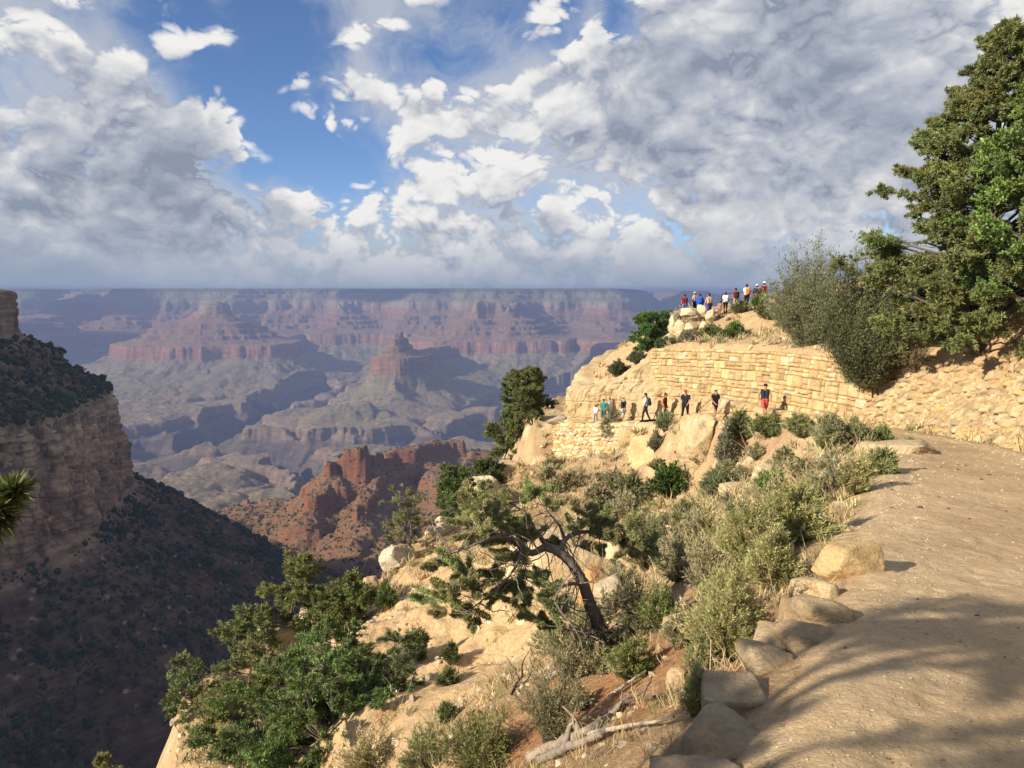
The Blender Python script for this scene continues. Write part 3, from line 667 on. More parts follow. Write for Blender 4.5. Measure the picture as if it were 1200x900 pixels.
def masonry(L, H, seed=4, row=(.34, .60), wid=(.32, .85)):
    """rectangles of an irregular squared-stone wall, in (s, h)"""
    r = random.Random(seed); out = []; h = 0
    while h < H:
        rh = r.uniform(*row); s = -r.random()
        while s < L:
            w = r.uniform(*wid); k = r.random(); a, b = s, s+w
            if k < .34 and w < .75: out.append((a, b, h, h+rh))
            elif k < .60:
                m = h + rh*r.uniform(.35, .65)
                if r.random() < .5 and w > .5:
                    q = a + w*r.uniform(.35, .65); out.append((a, b, h, m)); out.append((a, q, m, h+rh)); out.append((q, b, m, h+rh))
                else: out.append((a, b, h, m)); out.append((a, b, m, h+rh))
            else:
                q = a + w*r.uniform(.35, .65); m = h + rh*r.uniform(.4, .6)
                out.append((a, q, h, h+rh)); out.append((q, b, h, m)); out.append((q, b, m, h+rh))
            s += w
        h += rh
    return out
def stone_fields(S, Hh, rects, seed=1):
    dist = np.zeros(S.shape); idd = np.zeros(S.shape, int)
    sw = S + .03*fbm(S*2.2, Hh*2.2, 3, 3); hw_ = Hh + .03*fbm(S*2.2, Hh*2.2, 13, 3) + .05*fbm(S*.5, 0*S, 2, 2)
    s1 = S[:, 0]
    for i, (a, b, c, d) in enumerate(rects):
        lo, hi = np.searchsorted(s1, [a-.2, b+.2])
        if hi <= lo: continue
        q = slice(lo, hi); x = sw[q]; y = hw_[q]
        e = np.minimum(np.minimum(x-a, b-x), np.minimum(y-c, d-y)); m = e > 0
        dist[q] = np.where(m, e, dist[q]); idd[q] = np.where(m, i+1, idd[q])
    return dist, idd
# --- squared-stone retaining wall above the trail
WP = [(18.6,35.2),(17.2,33.4),(16.1,32.5),(15.5,33.0),(15.2,33.9),(14.6,35),(13.35,38.2),(11.35,43),(9.35,47.4),(8.9,48.4)]
rects = masonry(26, 6.2); r_ = np.random.default_rng(5); scol = np.array([.44,.315,.165])*np.exp(r_.normal(0, .18, (len(rects)+1, 1)))*(1 + r_.normal(0, .03, (len(rects)+1, 3)))
k_ = r_.random(len(rects)+1); scol[k_ > .90] = C(.48,.31,.15); scol[k_ < .08] = C(.50,.41,.28); soff = r_.normal(0, .028, len(rects)+1); scol[0] = C(.13,.09,.05)
def ledge_h(y): return np.interp(y, [33, 36, 38.2, 41, 44, 48], [.0, .35, .6, 1.15, 1.7, 2.3])
_cache = {}
def m_disp(S, Hh, HH):
    d, i = stone_fields(S, 6.2 - (HH-Hh), rects); _cache['w'] = (d, i)
    return -.05 + .11*sstep(.0, .05, d) + soff[i]*sstep(0, .05, d) + .02*fbm(S*4, Hh*4, 1, 3)
def m_col(S, Hh, HH):
    d, i = _cache['w']; f = sstep(.0, .03, d)[..., None]
    return scol[0]*(1-f) + scol[i]*f
stone_wall = tag(curtain('stone_wall', WP, lambda x, y: np.interp(y, [32, 35, 38.5, 43, 48.4], [-3.2, -3.12, -3.12, -3.35, -3.72]) + .03*fbm(y*2.2, y*0, 3.3, 2), lambda x, y: trail_z(x, y) + ledge_h(y) - .3, m_disp, m_col, m_mason, batter=.10),
    'tall retaining wall of squared buff limestone blocks above the trail', 'wall')
# --- natural ledge under the wall and the rounded cliff of the nose
CP = [(14.55,34),(13.1,37.7),(11.05,42.6),(8.9,47.2),(7.2,50.7),(5.5,53.3),(4.55,55.4),(4.6,57.5),(5.4,60.5),(8,65)]
def c_top(x, y):
    t_ = trail_z(x, y) + ledge_h(y); u_ = up_z(x + 1.0, y + .4) + .1
    f = sstep(46.8, 49.2, y); return t_*(1-f) + u_*f
def c_disp(S, Hh, HH):
    f = Hh/np.maximum(HH, .3)
    cr = np.abs(fbm(S*.33, Hh*.10, 4.4, 3)); cr2 = np.abs(fbm(S*.9 + .5*Hh, Hh*.35, 1.4, 2))
    bed = np.abs(((Hh + .25*fbm(S*.4, Hh*.2, 2, 2))/1.15) % 1 - .5)
    return .25 + .45*fbm(S*.45, Hh*.35, .2, 3) + .24*fbm(S*1.6, Hh*.9, 3.2, 5) + .12*np.round(2*fbm(S*.9, Hh*1.6, 13.2, 3))/2 - .5*np.clip(.10-cr, 0, 1)/.10*.6 - .22*np.clip(.07-cr2, 0, 1)/.07 - .10*np.clip(.06-bed, 0, 1)/.06 - .5*sstep(.8, 1.0, f)**2*sstep(1.5, 3, HH) + .12*(1-f) + .3*sstep(.45,.7,fbm(S*.3,Hh*.5,8,2)+.5)*.4
def c_col(S, Hh, HH):
    b_ = C(.46,.345,.195); f = sstep(-.2, .35, fbm(S*.5, Hh*.5, 6, 3))[..., None]; g_ = sstep(.05, .4, fbm(S*.8, Hh*.3, 16, 4))[..., None]
    c = b_*(1-f) + C(.49,.39,.245)*f; return c*(1-.45*g_) + C(.42,.27,.13)*.45*g_
tag(curtain('cliff', CP, c_top, lambda x, y: trail_z(x, y) - .25, c_disp, c_col, m_cliff, batter=.08, du=.05, dv=.045, capw=1.6), kind='structure')
# --- dry rubble embankment on the right
RP = [(7.6,3.5),(8.3,5),(11.6,12),(13.95,18),(15.15,23),(15.6,28),(15.35,32.2),(14.9,34.4),(14.35,36.2)]
def r_disp(S, Hh, HH):
    u = S + .3*fbm(S*.9, Hh*.9, 2, 3); v = Hh*1.15 + .3*fbm(S*.9, Hh*.9, 7, 3)
    f1, e1, i1 = voronoi(u*2.7, v*3.2, 3); f2, e2, i2 = voronoi(u*6.2, v*7.0, 9)
    big = ((i1*37) % 97)/97.; _cache['r'] = (e1, i1, e2, i2, big)
    st_ = .24*sstep(.0, .28, e1)*(.35 + .9*big) ; sm = .09*sstep(0, .25, e2)*(.3 + ((i2*29) % 83)/83.)
    return np.where(big > .52, st_, sm + .02) + .26*fbm(S*.6, Hh*.6, 5, 4) + .03*fbm(S*6, Hh*6, 5, 2)
def r_col(S, Hh, HH):
    e1, i1, e2, i2, big = _cache['r']; base = C(.27,.19,.11)
    k = ((i1*53) % 101)/101.; k2 = ((i2*53) % 101)/101.; kk = np.where(big > .52, k, k2); e = np.where(big > .52, e1, e2)
    st_ = C(.50,.385,.23)*(.62 + .62*kk[..., None]); st_ = np.where((kk > .84)[..., None], C(.55,.37,.17), st_)
    f = sstep(.02, .14, e)[..., None]; soil = sstep(-.05, .35, fbm(S*.35, Hh*.5, 4, 3))[..., None]*.8
    c = base*(1-f) + st_*f; return c*(1-soil) + C(.40,.28,.155)*soil
rub = tag(curtain('rubble_wall', RP, lambda x, y: (up_z(x+1.4, y+.2) + .05)*(1-sstep(32.5, 36.4, y)) + (trail_z(x, y) + .25)*sstep(32.5, 36.4, y), lambda x, y: trail_z(x, y) - .15, r_disp, r_col, m_mason, batter=.62, du=.042, dv=.042, capw=1.2),
    'long sloping bank of loose rubble stones on the right side of the trail', 'embankment')
# --- lower dry-stone wall that carries the trail round the nose
LP = [(7.3,44.8),(6.2,47.2),(5.1,49.6),(4.2,51.3),(3.3,53.0),(2.2,55.2)]
def l_disp(S, Hh, HH):
    u = S + .15*fbm(S*1.1, Hh*1.1, 2, 3); v = Hh + .12*fbm(S*1.1, Hh*1.1, 7, 3)
    row = np.floor(v*3.3); f1, e1, i1 = voronoi(u*2.0 + .37*row, v*3.3, 13, .62); _cache['l'] = (e1, i1)
    return .20*sstep(0, .30, e1)*(.45 + ((i1*37) % 97)/97.) + .14*fbm(S*.6, Hh*.6, 5, 3)
def l_col(S, Hh, HH):
    e, i = _cache['l']; k = ((i*53) % 101)/101.; st_ = C(.53,.42,.26)*(.72 + .5*k[..., None]); st_ = np.where((k > .85)[..., None], C(.48,.30,.14), st_)
    f = sstep(.02, .14, e)[..., None]; return C(.27,.19,.11)*(1-f) + st_*f
tag(curtain('rubble_wall', LP, lambda x, y: trail_z(x, y) + .10 + .25*fbm(x*.9, y*.9, 3, 2) - .5*(1-sstep(2.2, 3.2, x)), lambda x, y: trail_z(x, y) - 3.0, l_disp, l_col, m_mason, batter=.22, du=.045, dv=.045, capw=1.7),
    'low dry stone rubble wall holding up the trail below the rounded cliff', 'wall')

# --- single rocks
def rock_mesh(seed, size, sub=5, planes=9, rough=.10, boxy=.35, cut=(.62, .95)):
    r = np.random.default_rng(seed); bm = bmesh.new(); bmesh.ops.create_icosphere(bm, subdivisions=sub, radius=1)
    v = np.array([x.co for x in bm.verts]); f = np.array([[q.index for q in x.verts] for x in bm.faces]); bm.free()
    m_ = np.abs(v).max(1, keepdims=True); v = v*(1-boxy) + v/m_*boxy*.95
    for k in range(planes):
        n = r.normal(size=3); n[2] *= .7; n /= np.linalg.norm(n); d = r.uniform(*cut)
        e = np.maximum(v@n - d, 0); v = v - e[:, None]*n*.93
    nn = v/np.linalg.norm(v, axis=1)[:, None]; o = r.uniform(0, 50)
    v = v + nn*(rough*fbm(v[:, 0]*1.5+o, v[:, 1]*1.5, v[:, 2]*1.5, 4) + rough*.35*fbm(v[:, 0]*6+o, v[:, 1]*6, v[:, 2]*9, 3) - rough*.5*np.clip(.09-np.abs(fbm(v[:, 0]*1.3+o, v[:, 1]*1.3, v[:, 2]*2.2+o, 2)), 0, 1)/.09*.6)[:, None]
    return v*np.array(size)*.5, f, o
def rock(name, label, cat, px, py, y, size, rot=0, seed=1, col=(.50,.39,.24), mat=None, sub=5, tilt=(0, 0), sink=.15, z=None, group=None, top=None, **kw):
    """a rock standing on the ground; (px, y) place it, size in metres, py only when z comes from the sight line"""
    x = at(px, 450, y)[0]
    if z is None: z = lookup_z(x, y)
    elif z == 'sight': z = at(px, py, y)[2] - size[2]*.5
    if top is not None: z = at(px, top, y)[2] - size[2]*(.94-sink)
    v, f, o = rock_mesh(seed, size, sub, **kw)
    M = np.array((Matrix.Rotation(rot, 3, 'Z') @ Matrix.Rotation(tilt[0], 3, 'X') @ Matrix.Rotation(tilt[1], 3, 'Y')))
    v = v @ M.T; L = v + (x, y, z)
    k = sstep(-.15, .45, fbm(L[:, 0]*.8/max(size[0], .3)+o, L[:, 1], L[:, 2]*1.2, 3))[:, None]
    c = np.array(col)*(1-k*.5) + np.array(col)*np.array([.98,.80,.60])*k*.5
    ob = mesh_np(name, v + (0, 0, size[2]*(.5-sink)), f, mat or m_rock, c)
    ob.location = (x, y, z)
    return tag(ob, label, cat, group)
G1 = 'stones along the outer edge of the trail'
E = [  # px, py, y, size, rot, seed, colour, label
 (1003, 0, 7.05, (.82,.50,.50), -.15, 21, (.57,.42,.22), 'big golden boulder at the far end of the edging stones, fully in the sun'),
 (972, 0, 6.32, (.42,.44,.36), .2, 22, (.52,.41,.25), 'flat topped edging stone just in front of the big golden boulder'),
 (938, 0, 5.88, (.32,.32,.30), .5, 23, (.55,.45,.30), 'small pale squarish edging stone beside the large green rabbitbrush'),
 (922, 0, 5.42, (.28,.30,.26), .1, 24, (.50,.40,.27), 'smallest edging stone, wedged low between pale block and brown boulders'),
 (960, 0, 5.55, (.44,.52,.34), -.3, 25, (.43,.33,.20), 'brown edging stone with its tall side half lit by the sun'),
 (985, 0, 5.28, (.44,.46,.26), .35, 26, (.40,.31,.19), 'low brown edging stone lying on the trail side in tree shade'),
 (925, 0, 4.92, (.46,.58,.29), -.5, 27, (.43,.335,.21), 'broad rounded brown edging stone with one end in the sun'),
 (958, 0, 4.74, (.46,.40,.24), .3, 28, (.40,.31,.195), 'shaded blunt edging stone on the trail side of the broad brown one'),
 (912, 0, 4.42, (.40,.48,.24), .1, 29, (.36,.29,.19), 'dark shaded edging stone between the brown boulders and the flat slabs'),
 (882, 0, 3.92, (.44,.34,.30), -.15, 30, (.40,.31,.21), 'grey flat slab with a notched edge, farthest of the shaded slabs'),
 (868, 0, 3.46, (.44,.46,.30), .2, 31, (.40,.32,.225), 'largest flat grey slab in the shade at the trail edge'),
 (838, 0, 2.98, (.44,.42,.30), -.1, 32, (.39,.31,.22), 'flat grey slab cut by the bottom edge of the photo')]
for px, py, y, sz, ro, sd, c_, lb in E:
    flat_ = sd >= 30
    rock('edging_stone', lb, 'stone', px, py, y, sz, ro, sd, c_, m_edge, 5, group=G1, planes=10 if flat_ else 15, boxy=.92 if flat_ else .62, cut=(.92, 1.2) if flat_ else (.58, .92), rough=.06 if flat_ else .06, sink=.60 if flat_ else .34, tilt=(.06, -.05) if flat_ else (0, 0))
B = [  # outcrops and boulders
 ('boulder', 820, 0, 37.0, (2.4,2.2,4.0), .3, 41, (.50,.385,.23), 'tall rounded buff boulder beside the trail below the man in the red cap', .40),
 ('rock_outcrop', 768, 0, 41.3, (3.6,2.6,3.4), -.4, 42, (.53,.40,.22), 'low golden outcrop below the hiking people, left of the tall rounded boulder', .40),
 ('rock_outcrop', 738, 0, 43.6, (1.8,1.6,2.0), .2, 43, (.50,.37,.20), 'golden ledge of rock just under the man with the navy backpack', .45),
 ('rock_outcrop', 905, 0, 31.0, (3.4,2.2,2.6), .5, 44, (.43,.33,.20), 'brown weathered outcrop under the shrubs in front of the woman in red shorts', .42),
 ('rock_outcrop', 866, 0, 34.2, (2.2,1.8,3.0), -.2, 45, (.41,.31,.19), 'shaded brown rock face hung with grey green shrubs right of the tall boulder', .45),
 ('flat_rock', 1068, 0, 19.6, (2.2,1.3,.5), .3, 46, (.52,.42,.27), 'flat pale slab in the dirt at the bend of the trail', .45),
 ('flat_rock', 1030, 0, 20.6, (1.1,.9,.6), -.3, 47, (.50,.39,.24), 'small rounded slab at the bend, behind the flat pale slab', .40),
 ('boulder', 590, 0, 47.2, (2.2,1.7,1.5), .2, 48, (.55,.44,.28), 'pale boulder perched at the brink under the lone pine', .30),
 ('boulder', 655, 0, 54.5, (1.7,1.0,.8), .1, 49, (.40,.34,.26), 'grey boulder at the trail edge left of the rounded cliff', .25),
 ('rock_outcrop', 570, 0, 43.6, (2.6,3.2,5.0), .1, 50, (.56,.46,.31), 'cream cliff edge standing at the brink below the perched boulder', .45),
 ('rock_outcrop', 618, 0, 38.5, (3.0,2.4,2.6), -.3, 51, (.56,.46,.31), 'cream outcrop behind the crown of the leaning pine', .40),
 ('rock_outcrop', 545, 0, 40.0, (2.2,2.0,2.4), .4, 52, (.55,.45,.31), 'cream brink rock beside the dense little pine', .45),
 ('boulder', 513, 0, 35.0, (1.1,1.0,1.2), .5, 53, (.50,.42,.30), 'grey white block on the sandy ridge crest, right of the thin tree', .25),
 ('boulder', 462, 0, 33.0, (1.8,1.4,1.6), .2, 54, (.60,.52,.40), 'white boulder at the foot of the thin tree on the ridge crest', .35),
 ('boulder', 428, 0, 31.0, (1.0,.9,1.3), -.4, 55, (.47,.33,.21), 'reddish angular block on the ridge crest left of the sand slope', .25),
 ('rock_outcrop', 372, 0, 29.0, (2.4,1.6,1.8), .7, 56, (.56,.46,.31), 'cream outcrop between the two middle ridge pines', .40),
 ('rock_outcrop', 318, 0, 27.0, (2.4,1.8,1.6), .2, 57, (.50,.41,.28), 'broken cream ledges below the tallest ridge pine', .40),
 ('rock_outcrop', 236, 0, 24.3, (2.4,2.2,8.5), .0, 58, (.58,.49,.34), 'tall cream rock pillar at the lower left end of the ridge', .72),
 ('rock_outcrop', 262, 0, 23.4, (1.7,1.8,5.0), .3, 59, (.56,.46,.31), 'cracked cream buttress right of the tall pillar', .68),
 ('rock_outcrop', 668, 0, 20.6, (2.8,1.8,2.8), .2, 60, (.56,.45,.28), 'cream rock face showing through the leaning pine', .42),
 ('rock_outcrop', 640, 0, 23.8, (3.0,2.0,2.6), -.2, 61, (.57,.46,.30), 'pale rock band behind the crown of the leaning pine', .40),
 ('boulder', 703, 0, 16.6, (.9,.8,1.3), .2, 62, (.46,.27,.12), 'orange square block just right of the leaning trunk', .30),
 ('boulder', 722, 0, 15.6, (.8,1.3,1.1), -.5, 63, (.47,.40,.29), 'long grey boulder in the shade right of the leaning trunk', .35),
 ('boulder', 722, 0, 22.0, (1.3,1.0,1.2), -.3, 64, (.54,.43,.27), 'half buried cream boulder among shrubs above the leaning pine', .40),
 ('boulder', 806, 0, 5.75, (.24,.2,.2), .3, 65, (.50,.38,.22), 'small tan rock in the red dirt below the edging stones', .3),
 ('boulder', 800, 0, 8.1, (.30,.26,.36), .3, 66, (.50,.38,.20), 'small upright tan rock at the lower edge of the green shrubs', .25),
 ('rock_outcrop', 870, 0, 26.0, (1.8,1.5,1.1), .3, 67, (.54,.44,.29), 'broken pale ledge on the slope under the brown outcrop', .45),
 ('rock_outcrop', 905, 0, 22.5, (1.5,1.2,.9), .9, 68, (.53,.43,.28), 'low pale ledge above the big rabbitbrush clump', .45)]
TOPS = {41: 489, 42: 512, 43: 506, 44: 520, 45: 507, 50: 562, 51: 600, 52: 612, 58: 782, 59: 800, 60: 640, 61: 625, 48: 540, 49: 488}
for nm, px, py, y, sz, ro, sd, c_, lb, sk in B:
    rock(nm, lb, 'rock', px, py, y, sz, ro, sd, c_, m_cliff if max(sz) > 1.6 else m_rock, 5 if max(sz) > 1.5 else 4, sink=sk, planes=11, boxy=.5, rough=.13, cut=(.6, .95), top=TOPS.get(sd))
G2 = 'pale rocks piled at the overlook'
for i, (px, dz, y, sz, ro, lb) in enumerate([
 (787, 0, 53.9, (1.1,.9,1.7), .2, 'upright rounded rock at the left end of the overlook pile'),
 (797, .0, 53.4, (1.2,1.0,1.3), .6, 'tan rock leaning on the upright one in the overlook pile'),
 (806, .55, 54.2, (1.5,1.0,.8), -.1, 'flat topped rock below the feet of the two in blue and pale clothes'),
 (819, .6, 54.3, (1.0,.9,1.0), .8, 'sloping wedge of rock under the tall overlook hiker'),
 (829, .2, 54.0, (1.0,.9,1.1), .1, 'square block at the right end of the overlook pile'),
 (808, -.1, 53.1, (1.3,.9,.8), .3, 'low broad rock in the middle of the overlook pile'),
 (822, -.1, 53.0, (.9,.8,.8), -.5, 'small block low on the right of the overlook pile'),
 (783, -.5, 52.9, (1.4,1.0,.9), .1, 'lowest slab of the overlook pile, near the green bush'),
 (790, -1.2, 52.3, (1.2,.8,.7), .5, 'slab half sunk in the slope beneath the overlook pile')]):
    x = at(px, 450, y)[0]
    rock('pile_rock', lb, 'rock', px, 0, y, sz, ro, 80+i, (.56,.46,.31), m_rock, 4, z=lookup_z(x, y) + max(dz, 0), sink=.3, group=G2, planes=16, boxy=.6, rough=.08, cut=(.55, .85))
for px, y, sz, ro, sd, lb in [(965, 47, (3.6,2.2,2.6), .2, 90, 'cream rock face behind the big grey green bush'), (1108, 41, (3.0,2.2,2.6), -.2, 91, 'cream outcrop seen through the lower branches of the tall conifer'),
      (1165, 38, (3.4,2.6,2.6), .3, 92, 'cream outcrop under the green oak at the right edge'), (1062, 43, (2.4,2.0,1.8), .5, 93, 'cream rock showing above the railing behind the bush')]:
    rock('rock_outcrop', lb, 'rock', px, 0, y, sz, ro, sd, (.57,.46,.31), m_cliff, 5, sink=.3, planes=11, boxy=.5, rough=.12)
# loose stones and chips: nobody could count them
def scatter_stones(name, label, n, sel, smin, smax, seed, mat=m_rock, colr=(.46,.37,.25)):
    r = np.random.default_rng(seed); pts = []
    area = (RD[None, :-1]*np.diff(RD)[None])*np.diff(np.radians(AZ))[:, None]
    pr = sel[:-1, :-1]*area/(RD[None, :-1]**1.15); pr = pr.ravel()/pr.sum()
    ix = r.choice(len(pr), n, p=pr); i, j = np.unravel_index(ix, (len(AZ)-1, len(RD)-1))
    base = np.stack([GX[i, j], GY[i, j], GZ[i, j]], 1)
    bm = bmesh.new(); bmesh.ops.create_icosphere(bm, subdivisions=1, radius=1); v0 = np.array([x.co for x in bm.verts]); f0 = np.array([[q.index for q in x.verts] for x in bm.faces]); bm.free()
    s = np.exp(r.uniform(math.log(smin), math.log(smax), n))*np.clip(RD[j]/9, .6, 2.2)
    v = v0[None]*(1 + r.uniform(-.35, .35, (n, len(v0), 1)))*(s[:, None]*r.uniform(.6, 1.3, (n, 3)))[:, None, :]*(1, 1, .7) + base[:, None] + (0, 0, 0)
    f = (f0[None] + (np.arange(n)*len(v0))[:, None, None]).reshape(-1, 3)
    c = np.array(colr)*np.exp(r.normal(0, .22, (n, 1)))*(1 + r.normal(0, .05, (n, 3)))
    o = mesh_np(name, v.reshape(-1, 3), f, mat, np.repeat(np.clip(c, .05, .75), len(v0), 0), smooth=False)
    return tag(o, label, 'stones', kind='stuff')
vis = (np.abs(np.degrees(aa)) < 50) & (GY > 1) & (GY < 62)
scatter_stones('gravel', 'loose gravel and chips lying on the dirt trail', 9500, vis*(g_wt > .4)*(.25 + 1.3*(np.abs(g_dt-g_hw*.9) < .5)),   .003, .017, 21, m_edge, (.47,.38,.26))
scatter_stones('clods', 'dark clods and droppings lying on the dirt trail', 70, vis*(g_wt > .8)*(GY < 22), .010, .030, 25, m_edge, (.10,.075,.055))
scatter_stones('loose_stones', 'loose pale stones scattered over the hillside', 5200, vis*(g_wt < .3)*(g_ob < .5)*np.clip(.45+fbm(GX/2.6, GY/2.6, 31, 3), 0, 1)**2, .014, .085, 22, m_rock, (.50,.41,.28))

# ================================================================== plants
def leaf_mat(name, trans=.22, rough=.65, var=.25):
    m, t, b = new_mat(name, rough, .18)
    c = t.add('ShaderNodeVertexColor', layer_name='tint').outputs['Color']
    t.l.new(c, b.inputs['Base Color'])
    tr = t.add('ShaderNodeBsdfTranslucent'); t.l.new(t.mix(1.0, c, (1.15, 1.15, .7), 'MULTIPLY'), tr.inputs['Color'])
    mx = t.add('ShaderNodeMixShader', i_0=trans); t.l.new(b.outputs[0], mx.inputs[1]); t.l.new(tr.outputs[0], mx.inputs[2])
    t.l.new(mx.outputs[0], t.n['Material Output'].inputs['Surface'])
    return m
m_leaf = leaf_mat('foliage'); m_dry = leaf_mat('dry_stems', .12, .8)
m_bark, t, b = new_mat('bark', .95, .08)
co = t.add('ShaderNodeTexCoord').outputs['Object']
c = t.mix(1.0, t.add('ShaderNodeVertexColor', layer_name='tint').outputs['Color'], t.ramp(t.noise(t.add('ShaderNodeVectorMath', operation='MULTIPLY', i_0=co, i_1=(1, 1, .3)).outputs[0], 22, 5, .7), [(.3, .55), (.7, 1.4)]), 'MULTIPLY')
t.l.new(c, b.inputs['Base Color'])
bp = t.add('ShaderNodeBump', i_Strength=1.0, i_Distance=.02, i_Height=t.noise(co, 30, 5, .7)); t.l.new(bp.outputs[0], b.inputs['Normal'])

class Tubes:
    def __init__(s): s.V = []; s.F = []; s.C = []; s.o = 0
    def add(s, P, r, n=6, col=(.16, .12, .09)):
        P = np.asarray(P, float); r = np.broadcast_to(np.asarray(r, float), (len(P),))
        T = np.gradient(P, axis=0); T /= np.linalg.norm(T, axis=1)[:, None] + 1e-9
        a = np.array([.31, .17, .93]); A = np.cross(T, a); A /= np.linalg.norm(A, axis=1)[:, None] + 1e-9; B = np.cross(T, A)
        th = np.linspace(0, 2*np.pi, n, endpoint=False)
        V = P[:, None] + r[:, None, None]*(np.cos(th)[None, :, None]*A[:, None] + np.sin(th)[None, :, None]*B[:, None])
        i = np.arange(len(P)*n).reshape(len(P), n); j = np.roll(i, -1, 1)
        F = np.stack([i[:-1], j[:-1], j[1:], i[1:]], -1).reshape(-1, 4)
        s.V.append(V.reshape(-1, 3)); s.F.append(F + s.o); s.o += len(P)*n
        s.C.append(np.repeat(np.asarray(col, float)[None], len(P)*n, 0))
        # tip
    def many(s, P, r, n=3, col=(.16, .12, .09)):
        """P (m,k,3) paths of equal length, r (m,k) or (k,)"""
        m_, k, _ = P.shape; r = np.broadcast_to(r, (m_, k))
        T = np.gradient(P, axis=1); T /= np.linalg.norm(T, axis=2)[..., None] + 1e-9
        A = np.cross(T, np.array([.31, .17, .93])); A /= np.linalg.norm(A, axis=2)[..., None] + 1e-9; B = np.cross(T, A)
        th = np.linspace(0, 2*np.pi, n, endpoint=False)
        V = P[:, :, None] + r[..., None, None]*(np.cos(th)[:, None]*A[:, :, None] + np.sin(th)[:, None]*B[:, :, None])
        i = np.arange(m_*k*n).reshape(m_, k, n); j = np.roll(i, -1, 2)
        F = np.stack([i[:, :-1], j[:, :-1], j[:, 1:], i[:, 1:]], -1).reshape(-1, 4)
        s.V.append(V.reshape(-1, 3)); s.F.append(F + s.o); s.o += m_*k*n
        c = np.asarray(col, float); c = np.repeat(c[None], m_*k*n, 0) if c.ndim == 1 else np.repeat(c, k*n, 0)
        s.C.append(c)
    def build(s, name, mat, parent=None, origin=(0, 0, 0)):
        return mesh_np(name, np.vstack(s.V) - np.asarray(origin), np.vstack(s.F), mat, np.vstack(s.C), parent=parent)
def unit(v): return v/(np.linalg.norm(v, axis=-1, keepdims=True) + 1e-9)
def blades(r, cen, dirs, K, L, W, spread, tint, var=.2, tipcol=1.12):
    """K pointed leaves or needle sprays round each centre; returns V, F, C"""
    n = len(cen)
    d = unit(dirs[:, None] + spread*r.normal(size=(n, K, 3)))
    L_ = L*np.exp(r.normal(0, .25, (n, K, 1))); side = unit(np.cross(d, r.normal(size=(n, K, 3))))*W*.5
    p0 = cen[:, None] + d*L_*r.uniform(-.1, .25, (n, K, 1)); pm = p0 + d*L_*.5; p1 = p0 + d*L_
    V = np.stack([p0, pm - side, p1, pm + side], 2).reshape(-1, 3)
    F = np.arange(n*K*4).reshape(-1, 4)
    t_ = np.asarray(tint, float); t_ = t_[None] if t_.ndim == 1 else t_
    c = t_[:, None]*np.exp(r.normal(0, var, (n, 1, 1)))*np.exp(r.normal(0, var*.6, (n, K, 1)))
    C_ = np.repeat(np.broadcast_to(c, (n, K, 3))[:, :, None], 4, 2).copy(); C_[:, :, 2] *= tipcol
    return V, F, np.clip(C_.reshape(-1, 3), .005, .6)

